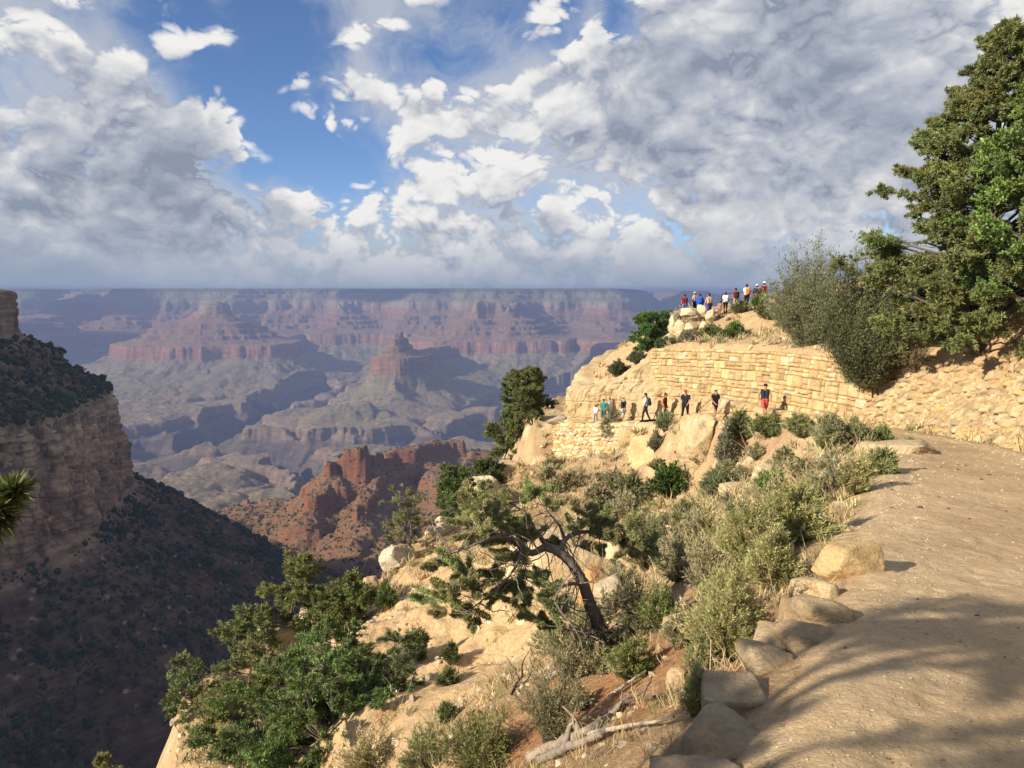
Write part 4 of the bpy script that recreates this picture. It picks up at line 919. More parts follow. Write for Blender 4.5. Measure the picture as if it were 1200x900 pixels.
def curve_to(r, a, b, sag=.0, k=7, wob=.08):
    a, b = np.asarray(a, float), np.asarray(b, float); t = np.linspace(0, 1, k)[:, None]; L = np.linalg.norm(b-a)
    o = r.normal(size=3)*wob*L; o[2] += sag*L
    return a*(1-t) + b*t + o*(4*t*(1-t)) + r.normal(size=(k, 3))*wob*.18*L*(np.sin(np.pi*t))
def clump_tree(name, label, cat, base, limbs, clumps, tint, r, bark=(.15, .12, .10), L=.10, W=.022, K=10, spread=.75, per=260, twig_r=.006, limb_r=.03, var=.22, flat=.75, group=None, attach_up=.35, sag=.05, dead=0, tipcol=1.15, bias=(0, 0, .35), gaps=.0, even=False):
    """limbs: list of (points, r0, r1) in place coordinates; clumps: (x, y, z, radius)"""
    root = empty(name, base); tag(root, label, cat, group)
    tb = Tubes(); nodes = []; nr = []
    for P, r0, r1 in limbs:
        P = dense(P, n=max(8, len(P)*5)); P = P + r.normal(size=P.shape)*r0*.05
        rad = np.linspace(r0, r1, len(P)); tb.add(P, rad, 8 if r0 > .05 else 6, bark); nodes.append(P[1:]); nr.append(rad[1:])
    trunk = tb; nodes = np.vstack(nodes); nr = np.concatenate(nr)
    bt = Tubes(); tw = Tubes(); VV = []; FF = []; CC = []; o = 0
    for q in clumps:
        c = np.array(q[:3]); cr = q[3]
        d = np.linalg.norm(nodes - c, axis=1); up = nodes[:, 2] - c[2]
        k = int(np.argmin(d + np.maximum(up + attach_up*d, 0)*1.2)); s0 = nodes[k]
        P = curve_to(r, s0, c, sag)
        rb = min(nr[k]*.75, limb_r*(.5 + d[k]*.35)); bt.add(P, np.linspace(rb, twig_r*1.6, len(P)), 5, bark)
        n_t = max(5, int(16*(cr/.5)**1.2)); n_t = min(n_t, 46)
        e = unit(r.normal(size=(n_t, 3)) + np.array(bias))*cr*r.uniform(.45, 1.05, (n_t, 1))*(1, 1, flat)
        st = P[r.integers(max(0, len(P)-4), len(P), n_t)]
        tt = np.linspace(0, 1, 4)[None, :, None]; ends = c + e
        TP = st[:, None]*(1-tt) + ends[:, None]*tt + (r.normal(size=(n_t, 1, 3))*.12*cr)*(tt*(1-tt)*4)
        tw.many(TP, np.linspace(twig_r, twig_r*.4, 4)[None], 3, np.array(bark)*1.05)
        m = max(24, int(per*(cr/.5)**1.7)); w_ = r.integers(0, n_t, m); f = r.uniform(.10 if even else .35, 1.06, m)[:, None]
        pos = st[w_]*(1-f) + ends[w_]*f + r.normal(size=(m, 3))*.055*cr
        if gaps > 0:
            g_ = fbm(pos[:, 0]*2.2, pos[:, 1]*2.2, pos[:, 2]*2.2, 2); kp = g_ > -.35 + gaps*.6; pos = pos[kp]; w_ = w_[kp]
        dr = unit(unit(ends - st)[w_] + .5*unit(pos - c) + np.array([0, 0, .2]))
        ct = np.asarray(tint)*np.exp(r.normal(0, .12)) * (1 + r.normal(0, .05, 3))
        V, F, Cc = blades(r, pos, dr, K, L, W, spread, ct*1.8, var, tipcol)
        VV.append(V); FF.append(F + o); CC.append(Cc); o += len(V)
    for _ in range(dead):
        k = r.integers(len(nodes)); a = nodes[k]; b_ = a + unit(r.normal(size=3) + (0, 0, -.2))*r.uniform(.2, .7)
        bt.add(curve_to(r, a, b_, 0, 6, .15), np.linspace(.010, .003, 6), 4, np.array(bark)*1.3)
    trunk.build('trunk', m_bark, root, base)
    bt.V += tw.V; bt.F += [f + bt.o for f in tw.F]; bt.C += tw.C; bt.build('branches', m_bark, root, base)
    mesh_np('crown', np.vstack(VV) - np.asarray(base), np.vstack(FF), m_leaf, np.vstack(CC), smooth=False, parent=root)
    return root
def g_at(px, py, y): return np.array(at(px, py, y))

BOOST = 1.45
JUN, PIN, FIR, OAK = (.078, .092, .030), (.070, .088, .034), (.082, .094, .034), (.105, .165, .035)

# ---- the leaning pine in the middle of the slope
Y0 = 13.8
def tp(*q): return [tuple(g_at(px, py, Y0 + dy)) for px, py, dy in q]
r = np.random.default_rng(101)
base_hit = ground_hit(716, 754); dy0 = 0.0
if base_hit is not None: Y0 = base_hit.y
KS = Y0/13.8
b0 = (at(716, 754, Y0)[0], Y0, lookup_z(at(716, 754, Y0)[0], Y0))
L1 = [b0[0]+.28, b0[1]+.05, b0[2]-.18]
limbs = [([tuple(L1)] + tp((716,751,0),(703,735,-.02),(692,708,-.05),(684,686,-.1),(672,663,-.1),(655,647,-.1),(640,640,-.05)), .155, .085),
         (tp((640,640,-.05),(624,648,-.1),(612,640,-.2),(600,631,-.3),(584,628,-.5),(570,616,-.6)), .075, .025),
         (tp((655,647,-.1),(662,633,.2),(672,626,.4),(690,623,.6),(712,624,.8)), .065, .022),
         (tp((640,640,-.05),(628,622,.3),(618,604,.5),(600,590,.6)), .045, .015), (tp((662,633,.2),(655,615,.3),(640,598,.3)), .04, .012),
         (tp((684,686,-.1),(670,684,-.4),(656,690,-.6),(650,705,-.8)), .05, .015), (tp((612,640,-.2),(604,664,-.5),(588,685,-.7),(566,703,-.8),(556,720,-.9)), .032, .008),
         (tp((692,708,-.05),(686,735,-.3),(690,758,-.4)), .02, .010), (tp((650,705,-.8),(664,725,-.9),(684,740,-.8),(688,760,-.7)), .022, .008),
         (tp((620,645,-.1),(612,662,.2),(606,680,.3)), .03, .01), (tp((584,628,-.5),(566,634,-.8),(540,645,-.9),(520,652,-1.)), .03, .008)]
cl = []
for px, py, rp, d in [(541,612,15,-.6),(556,600,14,-.7),(575,600,16,-.5),(545,583,14,-.6),(562,578,11,-.4),(597,585,14,.5),(628,578,17,.5),(644,590,13,.3),(606,612,17,.2),(585,628,20,-.5),(560,630,18,-.7),(618,630,17,-.3),
                      (700,612,20,.7),(722,606,18,.9),(716,630,18,.8),(742,622,18,1.0),(690,598,15,.8),(758,640,16,1.2),(735,645,16,1.0),(705,650,12,.9),(675,612,13,.4),
                      (520,655,15,-1.),(500,668,13,-1.1),(540,668,19,-.9),(515,688,15,-1.),(552,690,18,-.9),(575,672,17,-.7),(495,700,11,-1.1),(525,708,14,-1.),(548,716,15,-.9),(505,722,9,-1.1),(562,738,8,-.9),(580,698,14,-.7),
                      (605,655,15,-.2),(600,690,18,-.5),(620,700,16,-.4),(640,712,18,-.8),(628,732,14,-.8),(650,735,14,-.8),(655,752,10,-.8),(625,675,14,-.3),(645,690,13,-.7),(662,715,11,-.9),(612,722,10,-.6),(592,648,12,-.4),(650,640,11,.2)]:
    p = g_at(px + r.normal()*2, py + r.normal()*2, Y0 + (d + r.normal()*.25)*KS); cl.append((*p, rp*1.42*Y0/FPX))
limbs = [(P_, a_*KS, b_*KS) for P_, a_, b_ in limbs]
clump_tree('pine_tree', 'dark twisted pine leaning left over the sand with its bare crooked trunk showing', 'tree', b0, limbs, cl, (.145, .150, .070), r, bark=(.16, .135, .112), L=.055*KS, W=.013*KS, K=9, per=1900*KS**-1.7, twig_r=.0045*KS, limb_r=.024*KS, dead=110, attach_up=.1, spread=.7, even=True)

def conifer(name, label, px, y, h, w, tint, seed, px_top=None, lean=(0, 0), n=70, cr=(.35, .6), per=170, L=.12, W=.03, base_gap=.12, prof='cone', z=None, group=None, top_r=.05, trunk_r=None, bark=(.15, .12, .10), K=9, flat=.7, gaps=.25, x=None, multi=1):
    """a tree with whorled or rounded crown made of clumps along its limbs"""
    r = np.random.default_rng(seed); x = at(px, 450, y)[0] if x is None else x; z = lookup_z(x, y) - .1 if z is None else z
    tr = trunk_r or h*.022; limbs = []; cl = []
    tops = []
    for k in range(multi):
        lx = lean[0] + (r.normal()*.12*h if multi > 1 else 0); ly = lean[1] + (r.normal()*.12*h if multi > 1 else 0); hh = h*(1 if k == 0 else r.uniform(.6, .9))
        P = [(x, y, z - .12*h), (x + lx*.3 + r.normal()*.03*h, y + ly*.3 + r.normal()*.03*h, z + hh*.4), (x + lx*.7 + r.normal()*.03*h, y + ly*.7, z + hh*.75), (x + lx, y + ly, z + hh*.97)]
        limbs.append((P, tr*(1 if k == 0 else .7), tr*.12)); tops.append(np.array(P, float))
    for i in range(n):
        f = base_gap + (1-base_gap)*(i + r.uniform(0, 1))/n; P = tops[r.integers(multi)]
        c0 = np.array([np.interp(f, [0, .41, .77, 1], P[:, q]) for q in range(3)])
        if prof == 'cone': ww = w*(1.02-f)**.85*(.55 + .45*sstep(base_gap-.05, base_gap+.18, f))
        elif prof == 'ovoid': ww = w*np.sqrt(np.clip(1-((f-.48)/.56)**2, .02, 1))
        else: ww = w*np.sqrt(np.clip(1-((f-.55)/.5)**2, .03, 1))
        a = i*2.39996 + r.normal()*.4; rad = ww*r.uniform(.35, 1.0)**.6 * (1 + .28*math.sin(3*a + seed) + r.normal()*.12)
        c = c0 + np.array([math.cos(a)*rad, math.sin(a)*rad, rad*r.uniform(-.12, .22)])
        cl.append((*c, r.uniform(*cr)*(1.15-.5*f if prof == 'cone' else 1.0)))
    cl.append((*(tops[0][-1]), cr[0]*.7))
    return clump_tree(name, label, 'tree' if h > 1.4 else 'bush', (x, y, z), limbs, cl, tint, r, bark=bark, L=L, W=W, K=K, per=per, twig_r=.008, limb_r=.035, group=group, flat=flat, gaps=gaps, var=.22)

# ---- tall trees on the right
conifer('conifer_tree', 'tallest dark green conifer rising against the clouds at the right edge', 1152, 27.5, 11.3, 5.3, (.088, .10, .038), 7, n=340, cr=(.36, .66), per=400, L=.125, W=.036, base_gap=.07, K=9, lean=(-.1, 0), trunk_r=.26, gaps=.35)
conifer('oak_tree', 'bright green leafy oak overlapping the tall conifer at the right edge', 1236, 24.0, 7.2, 3.0, (.085, .128, .036), 9, n=110, cr=(.36, .64), per=240, L=.10, W=.065, base_gap=.16, prof='ovoid', K=5, gaps=.25, trunk_r=.12, flat=.8, multi=3)
conifer('juniper_tree', 'low spreading juniper below the oak, reaching over the rubble bank', 1150, 29.0, 2.6, 2.3, (.075, .098, .035), 10, n=46, cr=(.40, .65), per=330, L=.12, W=.035, base_gap=.12, prof='ovoid', gaps=.15, multi=3, lean=(-.3, 0))
conifer('juniper_tree', 'round juniper at the foot of the tall conifer beside the railing', 1106, 31.5, 2.6, 1.5, (.078, .095, .037), 14, n=30, cr=(.40, .62), per=260, L=.12, W=.035, base_gap=.15, prof='ovoid', gaps=.15, multi=2)
# ---- the large grey green bushes over the end of the wall
def brush(name, label, px, y, h, w, tint, seed, stems=260, leaves=16, L=.06, W=.018, stem_r=.012, up=1.0, z=None, stemcol=(.17, .14, .115), lean=(0, 0), curl=.35, x=None, group=None, cat='bush', leaf_from=.3, whole=False, dry=0.0, K=3, sink=.06, foot=.16, fexp=.75):
    """many-stemmed shrub: wands from the ground with small leaves along them"""
    r = np.random.default_rng(seed); x = at(px, 450, y)[0] if x is None else x; z = lookup_z(x, y) - sink if z is None else z
    a = r.uniform(0, 2*np.pi, stems); q = r.uniform(0, 1, stems)**.6
    ht = h*np.sqrt(np.clip(1.03 - .72*q*q, .05, 1))*r.uniform(.62, 1.06, stems)*(1 + .18*np.sin(2*a + seed) + .12*np.sin(5*a + 2*seed)); rad = w*q*r.uniform(.75, 1.1, stems)*(1 + .2*np.sin(3*a + seed*1.7))
    tipx = np.cos(a)*rad + lean[0]*q; tipy = np.sin(a)*rad + lean[1]*q
    k = 6; t = np.linspace(0, 1, k)[None, :, None]
    b0 = np.stack([np.cos(a)*w*foot*q, np.sin(a)*w*foot*q, 0*a], 1)[:, None]; tip = np.stack([tipx, tipy, ht], 1)[:, None]
    mid = np.stack([tipx*curl, tipy*curl, ht*(.58 + .08*up)], 1)[:, None]
    P = b0*(1-t)**2 + 2*mid*t*(1-t) + tip*t*t + r.normal(size=(stems, k, 3))*.025*h*t
    g0 = None
    sl_ = (x, y, z)
    root = empty(name, sl_); tag(root, label, cat, group)
    # ground below is a slope: drop each foot on it
    bx, by = x + b0[:, 0, 0], y + b0[:, 0, 1]
    tb = Tubes(); tb.many(P, np.linspace(stem_r, stem_r*.35, k)[None]*np.exp(r.normal(0, .25, (stems, 1))), 3, np.array(stemcol)*np.exp(r.normal(0, .2, (stems, 1))))
    tb.build('stems', m_bark, root)
    m = stems*leaves; s_ = r.integers(0, stems, m); f = leaf_from + (1-leaf_from)*r.uniform(0, 1, m)**fexp
    fi = f*(k-1); i0 = np.minimum(fi.astype(int), k-2); fr = (fi-i0)[:, None]
    pos = P[s_, i0]*(1-fr) + P[s_, i0+1]*fr + r.normal(size=(m, 3))*.02*h
    d = unit(P[s_, i0+1] - P[s_, i0])
    ct = np.asarray(tint)*np.exp(r.normal(0, .16, (stems, 1)))
    if dry > 0: ct = np.where((r.random(stems) < dry)[:, None], np.array([.30, .25, .15])*np.exp(r.normal(0, .15, (stems, 1))), ct)
    V, F, Cc = blades(r, pos, d, K, L, W, .42, ct[s_]*1.3, .15, 1.15)
    mesh_np('foliage', V, F, m_leaf, Cc, smooth=False, parent=root)
    return root
brush('mountain_mahogany', 'large grey green bush with dark tangled stems at the end of the stone wall', 1014, 32.5, 5.2, 2.3, (.105, .115, .058), 21, stems=700, leaves=50, L=.11, W=.032, stem_r=.009, lean=(-.5, -.5), stemcol=(.085, .072, .064), leaf_from=.0, curl=.75, z=at(1014, 446, 32.5)[2], foot=.30, fexp=1.25)
brush('mountain_mahogany', 'paler airy bush with arching twigs on the slope above the stone wall', 946, 38.0, 4.4, 1.9, (.135, .145, .08), 22, foot=.28, fexp=1.2, stems=560, leaves=50, L=.11, W=.03, stem_r=.009, stemcol=(.19, .165, .14), lean=(-.4, 0), leaf_from=.02, curl=.7)
brush('mountain_mahogany', 'narrow upright grey bush between the large bush and the tall conifer', 1060, 33.0, 3.0, 1.1, (.13, .14, .075), 23, stems=200, leaves=26, L=.09, W=.028, stemcol=(.15, .13, .11))
brush('mountain_mahogany', 'low leafless brown bush spilling over the top of the rubble bank', 1072, 31.0, 1.2, 1.2, (.19, .165, .09), 24, stems=160, leaves=7, L=.07, W=.022, stemcol=(.22, .17, .12), dry=.4)

# ---- trees along the brink and below
G3 = 'small pines along the brink of the promontory'
conifer('pine_tree', 'lone full pine standing at the brink left of the hiking people', 607, 58.5, 8.0, 2.0, (.078, .088, .036), 31, n=95, cr=(.42, .70), per=230, L=.17, W=.05, base_gap=.08, prof='ovoid', group=G3, gaps=.2, lean=(.5, 0), z=at(600, 548, 58.5)[2])
conifer('pine_tree', 'dark bushy young pine low on the brink beneath the lone full pine', 570, 46.5, 2.6, 1.0, (.055, .072, .03), 32, n=26, cr=(.35, .6), per=200, L=.15, W=.045, prof='ovoid', group=G3)
conifer('pine_tree', 'dense dark little pine on the brink left of the leaning pine crown', 531, 38.0, 3.0, 1.05, (.072, .092, .036), 33, n=40, cr=(.34, .55), per=240, L=.12, W=.035, base_gap=.15, prof='ovoid', group=G3, gaps=.15)
conifer('pine_tree', 'thin see-through little pine on the ridge crest beside the white boulder', 472, 33.5, 3.8, 1.3, (.095, .105, .05), 34, n=40, cr=(.26, .42), per=110, L=.10, W=.026, base_gap=.3, prof='ovoid', group=G3, gaps=.5, multi=3)
conifer('pine_tree', 'tallest pine on the lower ridge with a yellowish lit top', 330, 27.3, 4.3, 1.15, (.098, .108, .042), 35, n=52, cr=(.30, .50), per=210, L=.11, W=.03, base_gap=.1, prof='ovoid', group=G3, gaps=.35, lean=(.35, 0), z=at(322, 775, 27.3)[2])
conifer('pine_tree', 'pine on the lower ridge leaning over the dark canyon, left of the tallest one', 296, 26.0, 2.9, 1.1, (.092, .105, .043), 36, n=34, cr=(.30, .48), per=200, L=.11, W=.03, prof='ovoid', group=G3, gaps=.35, lean=(-.5, 0), z=at(290, 800, 26)[2])
conifer('pine_tree', 'full green pine at the edge of the sand slope, right of the cream outcrop', 402, 27.0, 3.9, 1.25, (.085, .10, .037), 37, n=60, cr=(.32, .55), per=240, L=.115, W=.033, base_gap=.08, prof='ovoid', group=G3, gaps=.2, z=at(405, 795, 27)[2])
conifer('pine_tree', 'olive pine growing over the tall cream pillar at lower left', 262, 21.5, 3.0, 1.45, (.095, .10, .043), 38, n=44, cr=(.30, .5), per=230, L=.10, W=.026, prof='ovoid', group=G3, gaps=.4, multi=2, z=at(265, 865, 21.5)[2])
conifer('pine_tree', 'ragged pine hanging over the dark canyon left of the cream pillar', 214, 22.5, 2.6, .95, (.085, .10, .04), 39, n=28, cr=(.26, .44), per=200, L=.10, W=.026, prof='ovoid', group=G3, gaps=.4, z=at(225, 862, 22.5)[2], lean=(-.3, 0))
conifer('juniper_tree', 'big dense green juniper filling the bottom left of the hillside', 380, 14.6, 3.7, 1.75, (.075, .105, .036), 40, n=130, cr=(.26, .46), per=520, L=.075, W=.020, base_gap=.02, prof='ovoid', gaps=.18, multi=4, K=9, z=at(380, 950, 14.6)[2])
conifer('juniper_tree', 'darker juniper mass right behind the big dense juniper', 450, 15.2, 2.6, 1.05, (.062, .085, .036), 41, n=60, cr=(.25, .42), per=420, L=.075, W=.020, prof='ovoid', gaps=.25, multi=3, z=at(448, 925, 15.2)[2])
conifer('juniper_tree', 'olive juniper below the cream pillar at the bottom edge', 292, 15.6, 2.2, 1.25, (.085, .105, .043), 42, n=44, cr=(.25, .42), per=420, L=.08, W=.02, prof='ovoid', gaps=.2, multi=3, z=at(292, 925, 15.6)[2])
conifer('juniper_tree', 'spindly young juniper with a bare stem right of the dark juniper mass', 457, 15.5, 1.9, .6, (.075, .095, .045), 43, n=18, cr=(.16, .28), per=330, L=.07, W=.018, base_gap=.25, prof='ovoid', gaps=.3, z=at(455, 840, 15.5)[2])
conifer('juniper_tree', 'yellow green tree top rising from below at the bottom left edge', 86, 18.0, 1.7, .55, (.11, .115, .045), 44, n=18, cr=(.2, .34), per=260, L=.09, W=.024, prof='cone', z=at(86, 888, 18.0)[2]-1.65)
conifer('juniper_tree', 'small round evergreen beside the overlook rock pile', 762, 54.5, 2.4, 1.15, (.052, .085, .03), 45, n=34, cr=(.38, .6), per=220, L=.17, W=.05, prof='ovoid', gaps=.1, base_gap=.0)
# ---- pine just left of the camera: one bough reaches into the picture, its shade lies on the trail
pr_ = np.random.default_rng(77); TX, TY = -5.9, -.5; pb = (TX, TY, lookup_z(TX, TY)-.2); TH = 4.9 - pb[2]
lm = [([pb, (TX+.1,TY+.05,pb[2]+TH*.3), (TX-.05,TY+.1,pb[2]+TH*.65), (TX+.1,TY,pb[2]+TH)], .20, .03)]
cl = []
for i in range(210):
    f = .33 + .66*(i + pr_.random())/210; a = i*2.4 + pr_.normal()*.4; ww = 2.8*(1.05-f)**.3*pr_.uniform(.25, 1)
    cl.append((TX + math.cos(a)*ww, TY + math.sin(a)*ww, pb[2] + TH*f + pr_.normal()*.15, pr_.uniform(.28, .46)))
bg_ = [g_at(-75, 606, 3.3), g_at(-35, 602, 3.3), g_at(-6, 598, 3.25)]
lm.append(([(TX,TY,pb[2]+TH*.42), (-4.6,.6,bg_[0][2]+.55), (-3.4,2.2,bg_[0][2]+.22)] + [tuple(q) for q in bg_], .06, .006))
for px, py in ((4,598),(14,590),(22,580),(8,608),(-8,604),(-20,590),(-25,612),(30,574),(0,616)): cl.append((*g_at(px-8, py, 3.25 + pr_.normal()*.05), .028))
clump_tree('pine_tree', 'pine beside the viewer, only a blurred bough tip showing at the left edge', 'tree', pb, lm, cl, (.050, .058, .020), pr_, L=.07, W=.012, K=12, per=520, limb_r=.03, attach_up=.2, spread=.6)

conifer('juniper_tree', 'wide low juniper between the big dense juniper and the sand slope', 455, 17.5, 2.0, 1.15, (.078, .105, .04), 46, n=50, cr=(.24, .40), per=420, L=.08, W=.02, prof='ovoid', gaps=.2, multi=3, z=at(458, 880, 17.5)[2])
conifer('juniper_tree', 'tall juniper rising behind the big dense juniper towards the ridge pines', 398, 19.5, 3.0, 1.25, (.080, .105, .04), 47, n=60, cr=(.26, .44), per=380, L=.085, W=.022, prof='ovoid', gaps=.25, multi=2, z=at(398, 850, 19.5)[2])

# ================================================================== shrubs on the slopes
RAB, SAGE, GRN, DRY = (.235, .235, .098), (.215, .205, .125), (.105, .125, .055), (.24, .20, .12)
S = [ # px, py of the foot, py of the top, half width in px, tint, label, options; the foot is set on the ground and the size follows from its distance
 (866, 752, 672, 56, RAB, 'nearest tall feathery rabbitbrush beside the edging stones', dict(stems=520, leaves=30, dry=.22, y=5.95)),
 (915, 702, 625, 36, RAB, 'feathery rabbitbrush directly left of the big golden boulder', dict(stems=420, leaves=30, dry=.15, y=7.7)),
 (940, 648, 574, 46, RAB, 'dense green rabbitbrush behind the big golden boulder at the trail edge', dict(stems=520, leaves=30, dry=.10, y=9.6)),
 (893, 682, 592, 42, RAB, 'widest grey green rabbitbrush in the middle of the near slope', dict(stems=520, leaves=28, dry=.15, y=9.0)),
 (832, 690, 630, 36, SAGE, 'grey half dry bush left of the feathery rabbitbrush clumps', dict(stems=260, leaves=12, dry=.5)),
 (822, 790, 745, 22, (.17, .18, .08), 'soft green bush above the red dirt patch', dict(stems=200, leaves=20, dry=.35)),
 (775, 738, 690, 24, (.14, .17, .06), 'grass green bush at the foot of the leaning pine', dict(stems=280, leaves=24, dry=.15)),
 (738, 796, 750, 30, (.15, .17, .06), 'low green bush right under the leaning trunk', dict(stems=300, leaves=24, dry=.2)),
 (795, 760, 715, 24, SAGE, 'pale grey bush between the leaning pine and the rabbitbrush', dict(stems=240, leaves=15, dry=.4)),
 (645, 872, 770, 48, (.16, .155, .085), 'twiggy grey bush over the driftwood at the bottom middle', dict(stems=200, leaves=11, stemcol=(.19, .17, .14), L=.04)),
 (560, 912, 835, 52, (.14, .145, .055), 'olive bush at the bottom edge left of the driftwood', dict(stems=300, leaves=20)),
 (668, 800, 742, 34, (.17, .165, .09), 'thin grey bush with bare twigs in front of the sand bowl', dict(stems=160, leaves=11, dry=.3)),
 (500, 912, 860, 40, (.15, .16, .07), 'low olive bush at the bottom edge below the sand slope', dict(stems=240, leaves=16, dry=.2)),
 (430, 915, 862, 44, (.22, .20, .10), 'straw yellow bush at the bottom edge below the big juniper', dict(stems=240, leaves=12, dry=.6)),
 (700, 790, 755, 20, SAGE, 'sage bush just below the leaning trunk', dict(stems=180, leaves=13, dry=.3)),
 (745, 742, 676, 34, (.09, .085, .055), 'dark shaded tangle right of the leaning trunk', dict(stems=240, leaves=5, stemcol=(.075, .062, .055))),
 (757, 668, 605, 36, (.15, .155, .075), 'grey green bush behind the right side of the leaning pine', dict(stems=280, leaves=20)),
 (792, 680, 632, 28, SAGE, 'grey bush on the middle slope right of the leaning pine', dict(stems=220, leaves=14, dry=.35)),
 (735, 612, 580, 22, SAGE, 'sage bush above the leaning pine', dict(stems=180, leaves=15, dry=.2)),
 (524, 803, 785, 13, GRN, 'small green bush low on the sand slope', dict(stems=140, leaves=16)),
 (528, 780, 757, 12, GRN, 'small green bush in the middle of the sand slope', dict(stems=140, leaves=16)),
 (490, 774, 740, 14, (.075, .10, .037), 'dark green bush on the left of the sand slope', dict(stems=180, leaves=18)),
 (525, 846, 823, 12, GRN, 'bright green tuft at the foot of the sand slope', dict(stems=140, leaves=18)),
 (453, 716, 689, 11, (.075, .105, .037), 'round dark green bush near the top of the sand slope', dict(stems=180, leaves=22)),
 (784, 586, 549, 23, (.05, .085, .022), 'glossy dark green leafy bush on the slope below the golden outcrop', dict(stems=150, leaves=26, L=.13, W=.075)),
 (840, 588, 553, 20, (.14, .16, .085), 'grey green bush at the foot of the tall rounded boulder', dict(stems=240, leaves=22)),
 (850, 556, 508, 14, (.16, .16, .11), 'silvery bush hanging down the shaded rock face', dict(stems=240, leaves=18, stemcol=(.12, .105, .095))),
 (865, 520, 491, 17, (.15, .165, .08), 'green bush on the trail edge before the woman in the black dress', dict(stems=240, leaves=22)),
 (900, 512, 492, 21, (.15, .17, .07), 'dense green bush on the trail edge before the hiker in red shorts', dict(stems=300, leaves=24)),
 (938, 512, 492, 18, (.17, .18, .085), 'low wide bush on the trail edge right of the hiker in red shorts', dict(stems=260, leaves=22, dry=.1)),
 (972, 532, 493, 20, (.18, .185, .10), 'olive bush on the trail edge near the bend', dict(stems=280, leaves=22, dry=.15)),
 (1002, 523, 497, 16, (.18, .185, .095), 'green grey bush at the inside of the trail bend', dict(stems=240, leaves=22, dry=.1)),
 (1032, 521, 503, 15, (.16, .18, .075), 'low bright green bush at the bend, nearest the rubble bank', dict(stems=220, leaves=22)),
 (1030, 557, 530, 21, (.17, .19, .08), 'green bush at the trail edge beside the flat pale slab', dict(stems=300, leaves=22, dry=.1)),
 (1000, 580, 540, 21, RAB, 'half dry bush at the trail edge below the bend', dict(stems=260, leaves=20, dry=.4)),
 (901, 583, 554, 17, (.14, .18, .06), 'light green bush in the middle of the dry slope', dict(stems=220, leaves=20)),
 (868, 614, 593, 14, (.14, .17, .065), 'small green bush on the dry slope above the rabbitbrush', dict(stems=180, leaves=18)),
 (820, 628, 602, 18, SAGE, 'grey bush on the dry slope below the dark leafy bush', dict(stems=180, leaves=14, dry=.3)),
 (700, 586, 568, 14, SAGE, 'pale tuft on the slope under the low rubble wall', dict(stems=140, leaves=14, dry=.3)),
 (740, 588, 560, 18, (.13, .14, .075), 'grey green bush under the right end of the low rubble wall', dict(stems=200, leaves=18)),
 (718, 575, 555, 14, SAGE, 'small sage bush touching the low rubble wall', dict(stems=160, leaves=16)),
 (718, 520, 490, 16, (.15, .15, .09), 'grey twiggy bush in front of the hiking woman in green', dict(stems=200, leaves=14, dry=.2)),
 (779, 506, 487, 12, (.15, .17, .09), 'spiky grey green bush in front of the hiker in the maroon shirt', dict(stems=180, leaves=14)),
 (768, 530, 510, 8, (.14, .14, .09), 'grey bush hanging on the golden outcrop', dict(stems=140, leaves=14)),
 (640, 566, 550, 12, SAGE, 'dry bush beside the perched boulder at the brink', dict(stems=140, leaves=14, dry=.4)),
 (1066, 526, 518, 7, (.13, .15, .065), 'tiny green tuft in the dirt of the bend', dict(stems=80, leaves=14)),
 (668, 572, 556, 14, (.17, .15, .08), 'straw coloured bush under the low rubble wall', dict(stems=140, leaves=12, dry=.6)),
 (806, 612, 590, 15, (.15, .16, .075), 'small olive bush between the leafy bush and the leaning pine', dict(stems=160, leaves=16, dry=.2)),
 (935, 560, 540, 16, (.16, .16, .08), 'grey olive bush on the rocky slope under the trail bushes', dict(stems=160, leaves=16, dry=.4)),
 (680, 832, 800, 18, DRY, 'straw bush at the edge of the sand bowl', dict(stems=120, leaves=10, dry=.6)),
 (815, 838, 795, 16, (.16, .18, .07), 'green grass-like tuft beside the shaded flat slabs', dict(stems=160, leaves=14, dry=.4)),
]
for i, (px, py, ptop, hw_, tn, lb, kw) in enumerate(S):
    kw = dict(kw); yy = kw.pop('y', None)
    if yy: x_ = at(px, 450, yy)[0]; p = Vector((x_, yy, lookup_z(x_, yy)))
    else: p = ground_hit(px, py)
    if p is None: continue
    far = p.y; h = max((py-ptop)*far/FPX*1.12 if not yy else at(px, ptop, yy)[2]-p.z, .3); w_ = hw_*far/FPX*1.05
    kw = dict(kw); kw.setdefault('L', float(np.clip(.0042*far, .035, .13))); kw.setdefault('W', float(np.clip(.0011*far, .0055, .045))); kw.setdefault('stem_r', float(np.clip(.00035*far, .0018, .012)))
    brush('bush', lb, 0, p.y, h, w_, tn, 200+i, x=p.x, z=p.z-.05, **kw)
